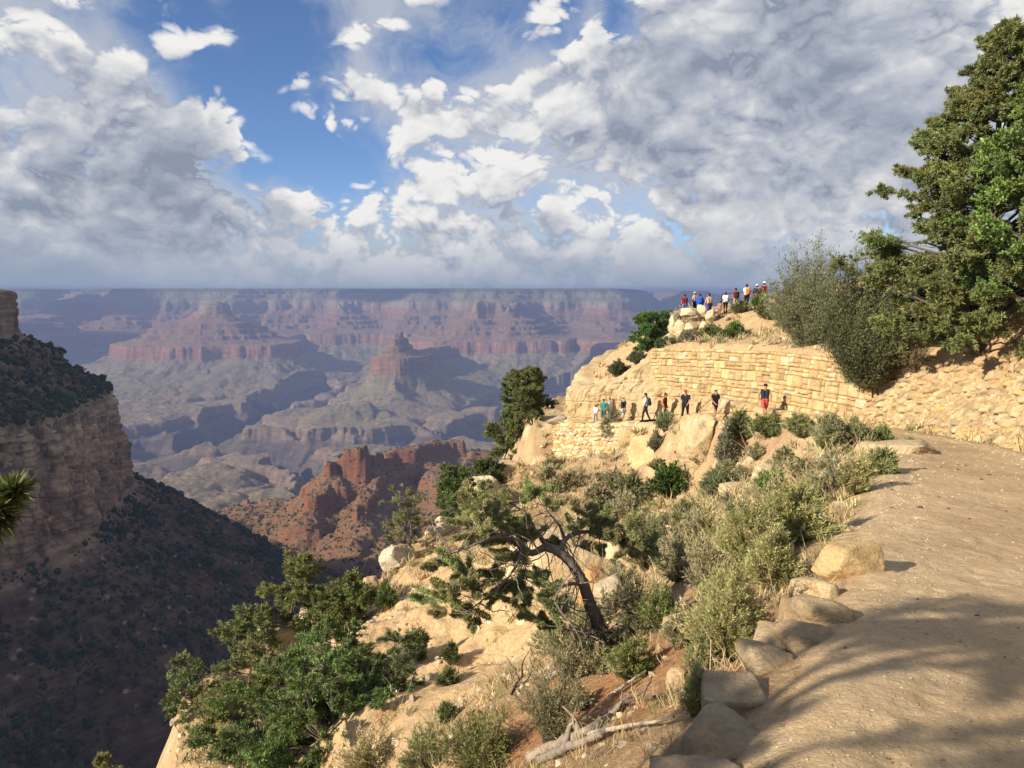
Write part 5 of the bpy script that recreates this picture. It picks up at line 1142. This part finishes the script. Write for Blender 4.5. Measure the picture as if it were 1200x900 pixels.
H = [ # bushes of the hill above the wall: px, depth, height, half width, tint, label
 (724, 54.0, 1.1, .75, (.07, .085, .045), 'dark round bush on the nose above the hiking woman in navy'),
 (700, 54.6, .8, .7, (.16, .15, .085), 'pale dry bush on the rounded nose nearest the canyon'),
 (706, 53.4, .55, .5, (.10, .10, .06), 'small grey bush on the rim of the rounded cliff'),
 (746, 53.6, .8, .6, (.11, .115, .07), 'grey bush left of the end of the stone wall'),
 (779, 51.5, .9, .8, (.07, .10, .04), 'dark green bush at the left end of the wall top'),
 (806, 50.5, .9, .75, (.14, .135, .09), 'grey brown bush under the overlook rock pile'),
 (832, 50.0, 1.1, 1.0, (.105, .12, .05), 'olive bush in the middle above the stone wall'),
 (858, 49.5, 1.0, .9, (.10, .145, .04), 'bright green bush above the middle of the stone wall'),
 (864, 54.0, .8, .7, (.15, .15, .085), 'pale bush below the overlook hiker with the dark backpack'),
 (897, 51.0, .9, .95, (.16, .155, .085), 'pale olive bush at the feet of the red shirted hiker in the white hat'),
 (887, 53.5, .9, .6, (.10, .14, .04), 'small bright green bush under the hiker with the red bag'),
 (925, 46.0, .9, .9, (.15, .145, .085), 'grey bush on the dirt slope above the wall'),
 (945, 41.0, .9, .7, (.07, .10, .035), 'dark green bush just behind the right part of the wall top'),
 (918, 49.5, 1.3, .9, (.14, .145, .08), 'grey olive bush by the metal railing'),
 (962, 41.5, 1.3, 1.0, (.14, .15, .075), 'grey green bush in front of the paler airy bush'),
 (1085, 33.0, .9, .9, (.13, .12, .07), 'brown grey bush below the railing among the trees'),
]
for i, (px, y, h, w_, tn, lb) in enumerate(H):
    brush('bush', lb, px, y, h, w_, tn, 300+i, stems=240, leaves=20, L=.14, W=.045, stem_r=.012, foot=.35)
# small sage tufts of the dry slope, nothing tells one from another
rs = np.random.default_rng(61); n_ = 0
while n_ < 80:
    p = ground_hit(rs.uniform(640, 990), rs.uniform(540, 860))
    if p is None or p.y < 8.5: continue
    q = near_fields(np.array([p.x]), np.array([p.y]))
    if q[0][0] < 2.3 or q[5][0] > -.5: continue
    hh = rs.uniform(.22, .48)*min(1.4, .7 + p.y/25); far = p.y
    brush('sage_tuft', 'small grey green sage tuft on the dry slope between the larger bushes', 0, p.y, hh, hh*rs.uniform(.7, 1.1), [(.17, .175, .105), (.16, .175, .08), (.20, .185, .11)][n_ % 3], 700+n_, x=p.x, z=p.z-.03, stems=70, leaves=14, dry=.3,
          L=float(np.clip(.0042*far, .035, .12)), W=float(np.clip(.0011*far, .006, .04)), stem_r=float(np.clip(.0004*far, .002, .01)), group='small sage tufts scattered over the dry slope'); n_ += 1
# dry grass between the shrubs: nobody could count it
def grass(name, label, n, sel, hgt, seed, tint=(.40, .32, .18), K=14):
    r = np.random.default_rng(seed); area = (RD[None, :-1]*np.diff(RD)[None])*np.diff(np.radians(AZ))[:, None]
    pr = np.clip(sel[:-1, :-1], 0, None)*area/(RD[None, :-1]**.9); pr = pr.ravel()/pr.sum(); ix = r.choice(len(pr), n, p=pr); i, j = np.unravel_index(ix, (len(AZ)-1, len(RD)-1))
    base = np.stack([GX[i, j], GY[i, j], GZ[i, j]-.02], 1); s = np.clip(RD[j]/10, .6, 2.0)
    nb = K; d = unit(r.normal(size=(n, nb, 3))*(.55, .55, .2) + (0, 0, 1.0)); L = hgt*s[:, None, None]*np.exp(r.normal(0, .3, (n, nb, 1)))*np.exp(r.normal(0, .3, (n, 1, 1)))
    wd = (.0011*np.maximum(RD[j], 4))[:, None, None]; side = unit(np.cross(d, r.normal(size=(n, nb, 3))))*wd*.5
    p0 = base[:, None] + r.normal(size=(n, nb, 3))*(.05, .05, 0)*s[:, None, None]; bend = unit(r.normal(size=(n, nb, 3))*(1, 1, .1))*L*.25
    p1 = p0 + d*L*.6; p2 = p0 + d*L + bend
    V = np.stack([p0-side, p0+side, p1+side*.8, p1-side*.8, p2], 2).reshape(-1, 3); b_ = np.arange(n*nb)[:, None]*5
    F4 = b_ + np.array([[0, 1, 2, 3]]); F3 = b_ + np.array([[3, 2, 4]])
    c = np.array(tint)*np.exp(r.normal(0, .2, (n, 1)))*(1 + r.normal(0, .06, (n, 3))); gr = r.random(n) < .22; c[gr] = np.array([.17, .18, .075])
    o = mesh_np(name, V, [F4, F3], m_dry, np.repeat(np.clip(c, .03, .6), nb*5, 0), smooth=False)
    return tag(o, label, 'grass', kind='stuff')
sandz = np.maximum.reduce([zone(540,760,20,5.5), zone(500,690,25,6), zone(560,830,16.5,3)])
selg = vis*(g_wt < .2)*(g_ob < 0)*(1-g_a)*np.clip(.35 + 1.5*fbm(GX/2.2, GY/2.2, 41, 3), 0, 1)*(1-.95*np.clip(sandz*1.3, 0, 1))
grass('dry_grass', 'straw coloured dry grass growing over the hillside below the trail', 3600, selg, .17, 51)
selu = vis*(g_a > .95)*np.clip(.35 + 1.5*fbm(GX/2.2, GY/2.2, 43, 3), 0, 1)
grass('dry_grass', 'sparse dry grass on the hill above the stone wall', 1500, selu, .15, 52)

# ================================================================== people
def blob_mesh(parts, voxel, smooth=2):
    """parts: list of (kind, ...) -> one closed skin. ('c', a, b, ra, rb) tapered limb; ('e', centre, radii, rot) ellipsoid"""
    bm = bmesh.new()
    for p in parts:
        if p[0] == 'c':
            a, b = Vector(p[1]), Vector(p[2]); d = b - a; L = d.length
            M = Matrix.Translation((a+b)/2) @ d.to_track_quat('Z', 'Y').to_matrix().to_4x4()
            bmesh.ops.create_cone(bm, cap_ends=True, segments=12, radius1=p[3], radius2=p[4], depth=L, matrix=M)
            for c, r_ in ((a, p[3]), (b, p[4])): bmesh.ops.create_icosphere(bm, subdivisions=2, radius=r_, matrix=Matrix.Translation(c))
        else:
            M = Matrix.Translation(p[1]) @ (p[3].to_4x4() if len(p) > 3 else Matrix.Identity(4)) @ Matrix.Diagonal((*p[2], 1))
            bmesh.ops.create_icosphere(bm, subdivisions=3, radius=1, matrix=M)
    me = bpy.data.meshes.new('tmp'); bm.to_mesh(me); bm.free()
    o = bpy.data.objects.new('tmp', me); COL.objects.link(o)
    m = o.modifiers.new('r', 'REMESH'); m.mode = 'VOXEL'; m.voxel_size = voxel; m.use_smooth_shade = True
    if smooth: s = o.modifiers.new('s', 'SMOOTH'); s.iterations = smooth; s.factor = .5
    dg = bpy.context.evaluated_depsgraph_get(); out = bpy.data.meshes.new_from_object(o.evaluated_get(dg))
    bpy.data.objects.remove(o); bpy.data.meshes.remove(me)
    return out
_mats = {}
def cloth(c, rough=.85):
    k = ('cloth',) + tuple(c)
    if k not in _mats:
        _mats[k] = simple('cloth_%02d' % len(_mats), c, rough, .1, var=.10, scale=18.)
    return _mats[k]
SKIN = {'fair': (.50, .31, .22), 'tan': (.36, .21, .14), 'dark': (.17, .095, .06)}
def person(label, loc, face, H=1.72, skin='fair', top=(.3, .3, .3), sleeve=.5, bottom=(.05, .05, .06), leg=.5, hair=(.03, .02, .015), hat=None, pack=None, walk=0.0, armf=(0.0, 0.0), bend=0.0, dress=False,
           bare_top=False, shoe=(.08, .075, .07), longhair=False, hold=0.0, turn=0.0, wide=1.0, bag=None):
    root = empty('person', loc); root.rotation_euler = (0, 0, face); tag(root, label, 'person')
    k = H/1.72; V = lambda x, y, z: Vector((x*wide if abs(x) > .05 else x, y, z))*k
    st = .30*walk
    hip = V(0, 0, .93); sh_y = .16*bend; ch = V(0, .05*bend, 1.30); nk = V(0, .02 + sh_y*.9, 1.475)
    def legj(s):                    # hip, knee, ankle, toe
        f = st*s
        h = V(.092*s, 0, .90); kn = V(.098*s, f*.62 + .05*abs(walk), .495 + .015*abs(f)); an = V(.098*s, f*1.05 - (.10*abs(walk) if f < 0 else 0), .085 + (.06 if f < -.05 else 0)); return h, kn, an
    skinp = []; L_ = {}
    for s in (-1, 1):
        h, kn, an = legj(s); L_[s] = (h, kn, an)
        toe = an + V(.012*s, .15, -.05) - V(0, 0, .0)
        skinp += [('c', h, kn, .082*k*wide, .052*k), ('c', kn, an, .050*k, .036*k), ('e', kn - Vector((0, .03, .13))*k, Vector((.046, .05, .10))*k), ('c', an, toe, .036*k, .028*k), ('c', an, an + V(0, -.05, -.045), .034*k, .03*k)]
    A_ = {}
    for s in (-1, 1):
        a = armf[0 if s < 0 else 1] - .55*st*s*1.6
        sh = V(.185*s, sh_y, 1.405); el = sh + V(.055*s, math.sin(a)*.27 - .02, -.275*math.cos(a))
        b2 = a + .25 + hold*1.3; wr = el + V(-.03*s if hold < .3 else -.10*s, math.sin(b2)*.245, -.245*math.cos(b2)); A_[s] = (sh, el, wr)
        skinp += [('c', sh, el, .050*k, .039*k), ('c', el, wr, .038*k, .027*k)]
        d = (wr-el).normalized(); side = d.cross(Vector((s, 0, 0))).normalized(); pm = wr + d*.055*k
        skinp += [('e', pm, Vector((.030, .020, .050))*k, d.to_track_quat('Z', 'Y').to_matrix())]
        wd = side
        for q, (of, ln) in enumerate(((-.024, .062), (-.008, .075), (.008, .070), (.023, .054))):
            f0 = wr + d*.085*k + wd*of*k; f1 = f0 + d*ln*.55*k; f2 = f1 + (d*.8 + Vector((-s*.55, 0, 0))).normalized()*ln*.5*k
            skinp += [('c', f0, f1, .0095*k, .009*k), ('c', f1, f2, .009*k, .008*k)]
        t0 = wr + d*.03*k + wd*.022*k; t1 = t0 + (d*.6 + wd*.8).normalized()*.045*k; skinp += [('c', t0, t1, .012*k, .010*k), ('c', t1, t1 + d*.03*k, .010*k, .008*k)]
    torso = [('c', V(-.06, 0, .95), V(-.065, .02*bend, 1.10), .115*k*wide, .098*k*wide), ('c', V(.06, 0, .95), V(.065, .02*bend, 1.10), .115*k*wide, .098*k*wide), ('c', V(-.065, .02*bend, 1.10), V(-.085, sh_y*.7, 1.33), .098*k*wide, .105*k), ('c', V(.065, .02*bend, 1.10), V(.085, sh_y*.7, 1.33), .098*k*wide, .105*k),
             ('c', V(-.15, sh_y, 1.40), V(.15, sh_y, 1.40), .062*k, .062*k), ('c', V(0, sh_y*.9, 1.38), nk, .075*k, .056*k)]
    hd = nk + V(0, .025 + .05*bend, .135); Rt = Matrix.Rotation(turn, 3, 'Z')
    def hv(x, y, z): return hd + Rt @ (Vector((x, y, z))*k)
    skinp += torso + [('c', nk, hv(0, -.01, -.05), .052*k, .055*k), ('e', hd, Vector((.078, .098, .115))*k, Rt), ('e', hv(0, .03, -.065), Vector((.056, .062, .055))*k, Rt), ('e', hv(0, .098, -.015), Vector((.013, .022, .024))*k, Rt),
                      ('e', hv(.08, -.005, -.005), Vector((.012, .022, .032))*k, Rt), ('e', hv(-.08, -.005, -.005), Vector((.012, .022, .032))*k, Rt), ('e', hv(0, .085, .035), Vector((.05, .018, .012))*k, Rt), ('e', hv(0, .09, -.062), Vector((.024, .014, .010))*k, Rt)]
    def part(name, me, mat):
        me.materials.clear(); me.materials.append(mat); me.name = name
        o = bpy.data.objects.new(name, me); COL.objects.link(o); o.parent = root; return o
    part('body', blob_mesh(skinp, .0095*k, 1), cloth(SKIN[skin], .55))
    g = .014*k
    if not bare_top:
        P = [(q[0], q[1], q[2], q[3]+g, q[4]+g) if q[0] == 'c' else q for q in torso[:5]]
        for s in (-1, 1):
            sh, el, wr = A_[s]
            if sleeve > 0:
                e = sh.lerp(el, min(1, sleeve*1.15)); P.append(('c', sh, e, .058*k, .050*k + g*.3))
                if sleeve > .9: P.append(('c', el, wr, .048*k, .036*k))
        if dress: P += [('c', V(0, 0, .95), V(0, .01, .80), .15*k, .165*k)]
        part('dress' if dress else 'shirt', blob_mesh(P, .017*k), cloth(top))
    if not dress:
        P = [('c', V(-.055, 0, .99), V(-.07, 0, .90), .115*k*wide+g, .11*k*wide+g), ('c', V(.055, 0, .99), V(.07, 0, .90), .115*k*wide+g, .11*k*wide+g)]
        for s in (-1, 1):
            h, kn, an = L_[s]
            if leg >= 1: P += [('c', h, kn, .094*k*wide, .068*k), ('c', kn, an, .066*k, .055*k)]
            else: P += [('c', h, h.lerp(kn, leg*1.7), .098*k*wide, .088*k)]
        part('trousers' if leg >= 1 else 'shorts', blob_mesh(P, .017*k), cloth(bottom))
    for s in (-1, 1):
        an = L_[s][2]; part('shoe', blob_mesh([('c', an + V(0, -.05, -.045), an + V(.010*s, .15, -.052), .042*k, .036*k), ('c', an + V(0, -.01, .02), an + V(0, .02, -.03), .046*k, .05*k)], .016*k, 2), cloth(shoe))
    hp = [('e', hv(0, -.014, .028), Vector((.088, .104, .102))*k, Rt)]
    if hat != 'none': hp.append(('e', hv(0, -.045, -.02), Vector((.078, .07, .09))*k, Rt))
    if longhair: hp += [('c', hv(0, -.07, 0), hv(0, -.10, -.22), .062*k, .035*k)]
    me = blob_mesh(hp, .016*k)
    part('hair', me, cloth(hair))
    if hat and hat[0] == 'cap':
        part('cap', blob_mesh([('e', hv(0, -.008, .062), Vector((.096, .112, .082))*k, Rt), ('e', hv(0, .125, .045), Vector((.070, .075, .010))*k, Rt)], .014*k), cloth(hat[1]))
    if hat and hat[0] == 'brim':
        part('hat', blob_mesh([('e', hv(0, -.008, .072), Vector((.098, .112, .078))*k, Rt), ('e', hv(0, 0, .05), Vector((.165, .175, .014))*k, Rt)], .014*k), cloth(hat[1]))
    if pack:
        o = part('backpack', blob_mesh([('c', V(-.06, -.20 + sh_y, 1.36), V(-.07, -.20, 1.05), .085*k, .10*k), ('c', V(.06, -.20 + sh_y, 1.36), V(.07, -.20, 1.05), .085*k, .10*k), ('e', V(0, -.29, 1.10), Vector((.10, .05, .10))*k)], .02*k), cloth(pack))
        st_ = []
        for s in (-1, 1): st_ += [('c', V(.10*s, -.13 + sh_y, 1.43), V(.115*s, .0 + sh_y, 1.485), .02*k, .02*k), ('c', V(.115*s, sh_y, 1.485), V(.12*s, .125 + sh_y, 1.33), .02*k, .02*k), ('c', V(.12*s, .125 + sh_y, 1.33), V(.15*s, .0, 1.08), .018*k, .018*k)]
        for s in (-1, 1):
            sp_ = bpy.data.objects.new('strap', blob_mesh(st_[:3] if s < 0 else st_[3:], .013*k, 1)); sp_.data.materials.clear(); sp_.data.materials.append(cloth(tuple(q*.6 for q in pack))); COL.objects.link(sp_); sp_.parent = o
    if bag: part('waist_wrap' if bag[0] == 'wrap' else 'hip_bag', blob_mesh([('c', V(-.11, -.10, .98), V(.11, -.10, .98), .10*k, .10*k), ('c', V(-.06, -.13, .90), V(-.05, -.13, .72), .085*k, .05*k), ('c', V(.06, -.13, .90), V(.05, -.13, .72), .085*k, .05*k)], .02*k), cloth(bag[1]))
    return root
def on_trail(px, y): x = at(px, 450, y)[0]; return (x, y, lookup_z(x, y))
PI = math.pi
BLK = (.016, .016, .018)
person('hiker in dark sleeveless top, dark cap and red shorts walking towards the viewer', on_trail(897, 36.6), PI*.98, 1.78, 'tan', (.022, .032, .038), 0.0, (.46, .085, .075), .40, hat=('cap', (.012, .012, .014)), walk=.85, armf=(.15, -.2), wide=1.08)
person('hiker in a short black dress coming along the trail below the stone wall', on_trail(839, 39.8), PI*1.05, 1.66, 'tan', BLK, .45, dress=True, hair=(.03, .018, .012), walk=.6, armf=(.15, .5), hold=.3)
person('hiker in a black shirt and red cap behind the tall rounded boulder', on_trail(804, 42.2), PI*.80, 1.80, 'fair', (.02, .02, .023), .6, (.014, .014, .016), 1, hat=('cap', (.55, .06, .04)), walk=.45, wide=1.12, armf=(.25, .2), hold=.2)
person('hiker in a dark maroon shirt facing right against the rock', on_trail(780, 44.4), PI*1.35, 1.70, 'tan', (.105, .018, .026), .9, (.06, .02, .02), .6, walk=.3)
person('hiker in white shirt and dark trousers carrying a navy backpack', on_trail(757.5, 46.0), PI*.42, 1.80, 'tan', (.62, .64, .68), .5, (.016, .017, .024), 1, pack=(.016, .026, .075), walk=.65)
person('woman in a navy tank top and pale shorts striding towards the viewer', on_trail(731, 48.2), PI*1.1, 1.66, 'fair', (.022, .026, .05), 0.0, (.42, .43, .47), .5, hair=(.035, .02, .012), longhair=True, walk=.8, armf=(.45, -.4))
person('woman in a teal green shirt near the end of the rounded cliff', on_trail(707.5, 50.2), PI*.9, 1.68, 'tan', (.02, .22, .165), .6, (.05, .12, .10), .6, hair=(.02, .013, .01), longhair=True, walk=.3, hold=.4)
person('hiker in pale blue and white clothes just behind the woman in teal', on_trail(715, 50.4), PI*.2, 1.74, 'fair', (.50, .56, .66), .9, (.42, .47, .55), 1, hair=(.20, .13, .07), walk=.2)
person('child in a white shirt and grey jeans leading the trail group', on_trail(698.5, 51.2), PI*.75, 1.30, 'tan', (.70, .70, .72), .5, (.17, .20, .26), 1, hair=(.02, .013, .01), walk=.35)
def on_hill(px, py_head, y, H):
    x = at(px, 450, y)[0]; zh = at(px, py_head, y)[2]; zg = lookup_z(x, y)
    return x, y, zg, zh-H-zg
OV = [ # px, py of the crown of the head, y, height, kwargs
 ('overlook visitor in maroon shirt and blue jeans at the left end of the group', 799.5, 350, 55.6, 1.70, 0.15, dict(skin='tan', top=(.17, .022, .03), sleeve=.5, bottom=(.10, .16, .34), leg=1)),
 ('child in a red top beside the visitor in maroon and blue jeans', 795.3, 359, 55.2, 1.10, 1.2, dict(skin='tan', top=(.34, .06, .08), bottom=(.06, .08, .18), leg=1)),
 ('overlook visitor in a beige top and pale hat beside the blue jacket', 811.5, 351, 56.2, 1.64, .5, dict(top=(.45, .36, .27), sleeve=.9, bottom=(.02, .02, .024), leg=1, hat=('brim', (.50, .40, .30)))),
 ('overlook visitor in a bright blue jacket', 817.5, 351, 55.4, 1.70, -.2, dict(skin='tan', top=(.022, .10, .50), sleeve=1, bottom=(.10, .16, .30), leg=1, pack=(.02, .07, .36))),
 ('bare shouldered overlook visitor with purple wrap and a dark bag, tallest of the group', 828, 345, 54.9, 1.84, .3, dict(skin='fair', bare_top=True, bottom=(.075, .06, .33), leg=.7, armf=(.3, .2), bag=('bag', (.03, .025, .05)))),
 ('overlook visitor in brown crouching low near the block pile', 840, 359, 54.6, 1.20, -.6, dict(skin='tan', top=(.30, .15, .09), bottom=(.26, .15, .10), leg=1, hair=(.06, .03, .02), bend=1.0)),
 ('overlook visitor in white shirt and black trousers', 847, 356, 55.2, 1.62, .1, dict(skin='tan', top=(.74, .75, .78), bottom=BLK, leg=1)),
 ('overlook visitor in maroon wearing a dark backpack', 858.5, 352, 55.4, 1.72, -.1, dict(skin='tan', top=(.24, .024, .04), bottom=(.33, .25, .18), leg=1, pack=(.02, .024, .026))),
 ('overlook visitor in white shirt wearing an orange backpack', 871, 347, 55.3, 1.78, .05, dict(skin='tan', top=(.76, .77, .79), bottom=BLK, leg=1, pack=(.75, .17, .02))),
 ('overlook visitor in dark green with white cap and a red hip bag', 882.5, 347, 54.6, 1.74, -.3, dict(top=(.025, .04, .038), sleeve=1, bottom=(.15, .03, .035), leg=1, hat=('cap', (.74, .72, .70)), bag=('bag', (.52, .04, .04)))),
 ('overlook visitor in red shirt and white hat by the metal railing', 891, 344.5, 54.4, 1.80, -.7, dict(top=(.36, .026, .035), sleeve=.9, bottom=(.46, .41, .34), leg=1, hat=('brim', (.72, .70, .68)), pack=(.06, .015, .018))),
]
for lb, px, ph, y, H_, fc, kw in OV:
    x, y, zg, dz = on_hill(px, ph, y, H_); pass
    person(lb, (x, y, zg), fc, H_, **kw)
for lb, px, y, fc, kw in [('visitor in a blue shirt half hidden by the conifer, leaning on the upper railing', 1098, 40.5, 2.6, dict(top=(.10, .18, .42), sleeve=.5, bottom=(.06, .07, .10), leg=1, skin='tan'))]:
    x = at(px, 450, y)[0]; person(lb, (x, y, lookup_z(x, y)), fc, 1.72, **kw)

# ================================================================== railings and fallen wood
m_iron = simple('dark_iron', (.035, .032, .03), .55, .4, metal=.6)
m_rust = simple('brown_iron', (.10, .065, .045), .7, .3, metal=.3)
def railing(name, label, pts, h, mat, r=.025, post=.03, mid=(.52,), step=2.2):
    """posts stand on the ground, rails run along them"""
    P = dense([(x, y, 0) for x, y in pts], step=step); P[:, 2] = [lookup_z(a, b) for a, b, _ in P]
    root = empty(name, tuple(P[0])); tag(root, label, 'railing'); o = P[0]
    for q in P:
        t_ = Tubes(); t_.add([q - (0, 0, .25), q + (0, 0, h*.5), q + (0, 0, h)], post, 8); t_.build('post', mat, root, o)
    for f in (1.0,) + tuple(mid):
        t_ = Tubes(); t_.add(P + (0, 0, h*f), r, 8); t_.build('rail', mat, root, o)
    return root
def gx(px, y): return (at(px, 450, y)[0], y)
railing('railing', 'dark metal railing behind the overlook group', [gx(842, 57.5), gx(868, 57), gx(893, 55.5), gx(906, 54.0), gx(925, 52), gx(940, 50)], 1.05, m_iron)
railing('railing', 'brown metal railing between the bushes and the conifer at upper right', [gx(1040, 39.5), gx(1066, 38.5), gx(1092, 38.0), gx(1120, 37.5), gx(1160, 36.5), gx(1195, 36)], 1.05, m_rust, r=.03, post=.035, mid=(.62, .3))
def log(name, label, pix, r0, r1, col, seed, twigs=(), lift=.05):
    r = np.random.default_rng(seed); P = []
    for px, py in pix:
        p = ground_hit(px, py); P.append((p.x, p.y, p.z + lift))
    P = np.array(P); o = P[0].copy(); D = dense(P, n=26); D = D + r.normal(size=D.shape)*r0*.10
    tb = Tubes(); tb.add(D, np.linspace(r0, r1, 26)*(1 + .12*r.normal(size=26)), 9, col)
    for i, (dx, dy, dz) in twigs:
        a = D[i]; tb.add(curve_to(r, a, a + np.array((dx, dy, dz)), .1, 8, .15), np.linspace(r1*.9 + .004, .004, 8), 6, col)
    # closed ends
    root = tb.build(name, m_bark, None, o); root.location = o
    return tag(root, label, 'fallen branch')
log('fallen_branch', 'thick weathered grey log lying down the slope at the bottom middle', [(618, 896), (650, 880), (690, 862), (720, 840), (738, 822)], .055, .03, (.30, .25, .20), 1, [(20, (.12, .1, .18)), (12, (-.15, .1, .2))], .05)
log('fallen_branch', 'second grey log crossing beside the thick one at the bottom', [(632, 898), (668, 884), (700, 872), (715, 862)], .04, .028, (.26, .22, .18), 2, [(15, (.1, .05, .2))], .06)
log('fallen_branch', 'pale bare branch pointing right across the red dirt', [(690, 870), (730, 862), (770, 856), (790, 852)], .022, .008, (.42, .34, .25), 3, [], .06)
log('fallen_branch', 'dark crooked branch with side twigs on the red dirt', [(705, 846), (725, 832), (760, 826), (800, 822)], .02, .007, (.16, .12, .10), 4, [(8, (.2, .05, .08)), (14, (.1, .2, .1)), (18, (.2, -.1, .1))], .06)
log('fallen_branch', 'straight pale stick propped in the dry grass above the red dirt', [(715, 822), (738, 806), (757, 793)], .018, .010, (.40, .35, .28), 5, [], .07)
log('fallen_branch', 'grey dead limb at the foot of the leaning pine', [(640, 800), (668, 785), (700, 768)], .03, .016, (.32, .28, .23), 6, [(10, (.1, .1, .25))], .05)
log('fallen_branch', 'dead snag with curled black twigs at the edge of the sand bowl', [(600, 822), (606, 808), (612, 800)], .022, .012, (.06, .05, .045), 7, [(25, (.15, 0, .45)), (22, (-.2, .1, .35)), (12, (.2, .1, .4))], .10)

# ------------------------------------------------------------------ unseen clouds added out to the left to cast shade on the far canyon
m_cl, t, b = new_mat('cloud', 1.0, 0.0); b.inputs['Base Color'].default_value = (.9, .9, .9, 1)
HCL = 6800.0; SHIFT = HCL/math.tan(SUN_EL)
def cloud(label, gx_, gy_, rx, ry, seed, zg=-300):
    """the shade falls round (gx_, gy_) on the canyon"""
    bm = bmesh.new(); bmesh.ops.create_icosphere(bm, subdivisions=6, radius=1); v = np.array([x.co for x in bm.verts]); f = np.array([[q.index for q in x.verts] for x in bm.faces]); bm.free()
    n = 1 + .30*fbm(v[:, 0]*1.6+seed, v[:, 1]*1.6, v[:, 2]*1.6, 5) + .12*np.abs(fbm(v[:, 0]*5+seed, v[:, 1]*5, v[:, 2]*5, 4))
    v = v*n[:, None]; v[:, 2] = np.where(v[:, 2] < 0, v[:, 2]*.25, v[:, 2]*.9)
    s = (HCL-zg)/math.tan(SUN_EL); o = mesh_np('cloud', v*(rx, ry, min(rx, ry)*.35), f, m_cl)
    o.location = (gx_ - SUN_D[0]*s, gy_ - SUN_D[1]*s, HCL)
    return tag(o, label, kind='structure')
for i, q in enumerate([(-6600,12100,1300,1000), (-1500,12500,1000,420), (4300,13600,2300,2200), (-6400,9400,1500,800), (600,7800,800,520), (2300,9700,800,600)]):
    cloud('cloud', *q, seed=3.3*i)

# ------------------------------------------------------------------ the blue air of the canyon
bm = bmesh.new(); bmesh.ops.create_cube(bm, size=1)
x0, x1, y0, y1, z0, z1 = -90000., 90000., -9000., 75000., -1500., 70.
for v in bm.verts: v.co = ((x0+x1)/2 + v.co.x*(x1-x0), (y0+y1)/2 + v.co.y*(y1-y0), (z0+z1)/2 + v.co.z*(z1-z0))
me = bpy.data.meshes.new('haze'); bm.to_mesh(me); bm.free(); hz_o = bpy.data.objects.new('haze', me); COL.objects.link(hz_o); hz_o['kind'] = 'stuff'
hz_o['label'] = 'pale blue haze filling the canyon'
mh = bpy.data.materials.new('haze'); mh.use_nodes = True; mh.node_tree.nodes.clear(); ht = NT(mh)
pv = ht.add('ShaderNodeVolumePrincipled'); pv.inputs['Density'].default_value = HAZE_D; pv.inputs['Color'].default_value = HAZE_C; pv.inputs['Anisotropy'].default_value = .0
ho = ht.add('ShaderNodeOutputMaterial'); ht.l.new(pv.outputs[0], ho.inputs['Volume']); me.materials.append(mh)
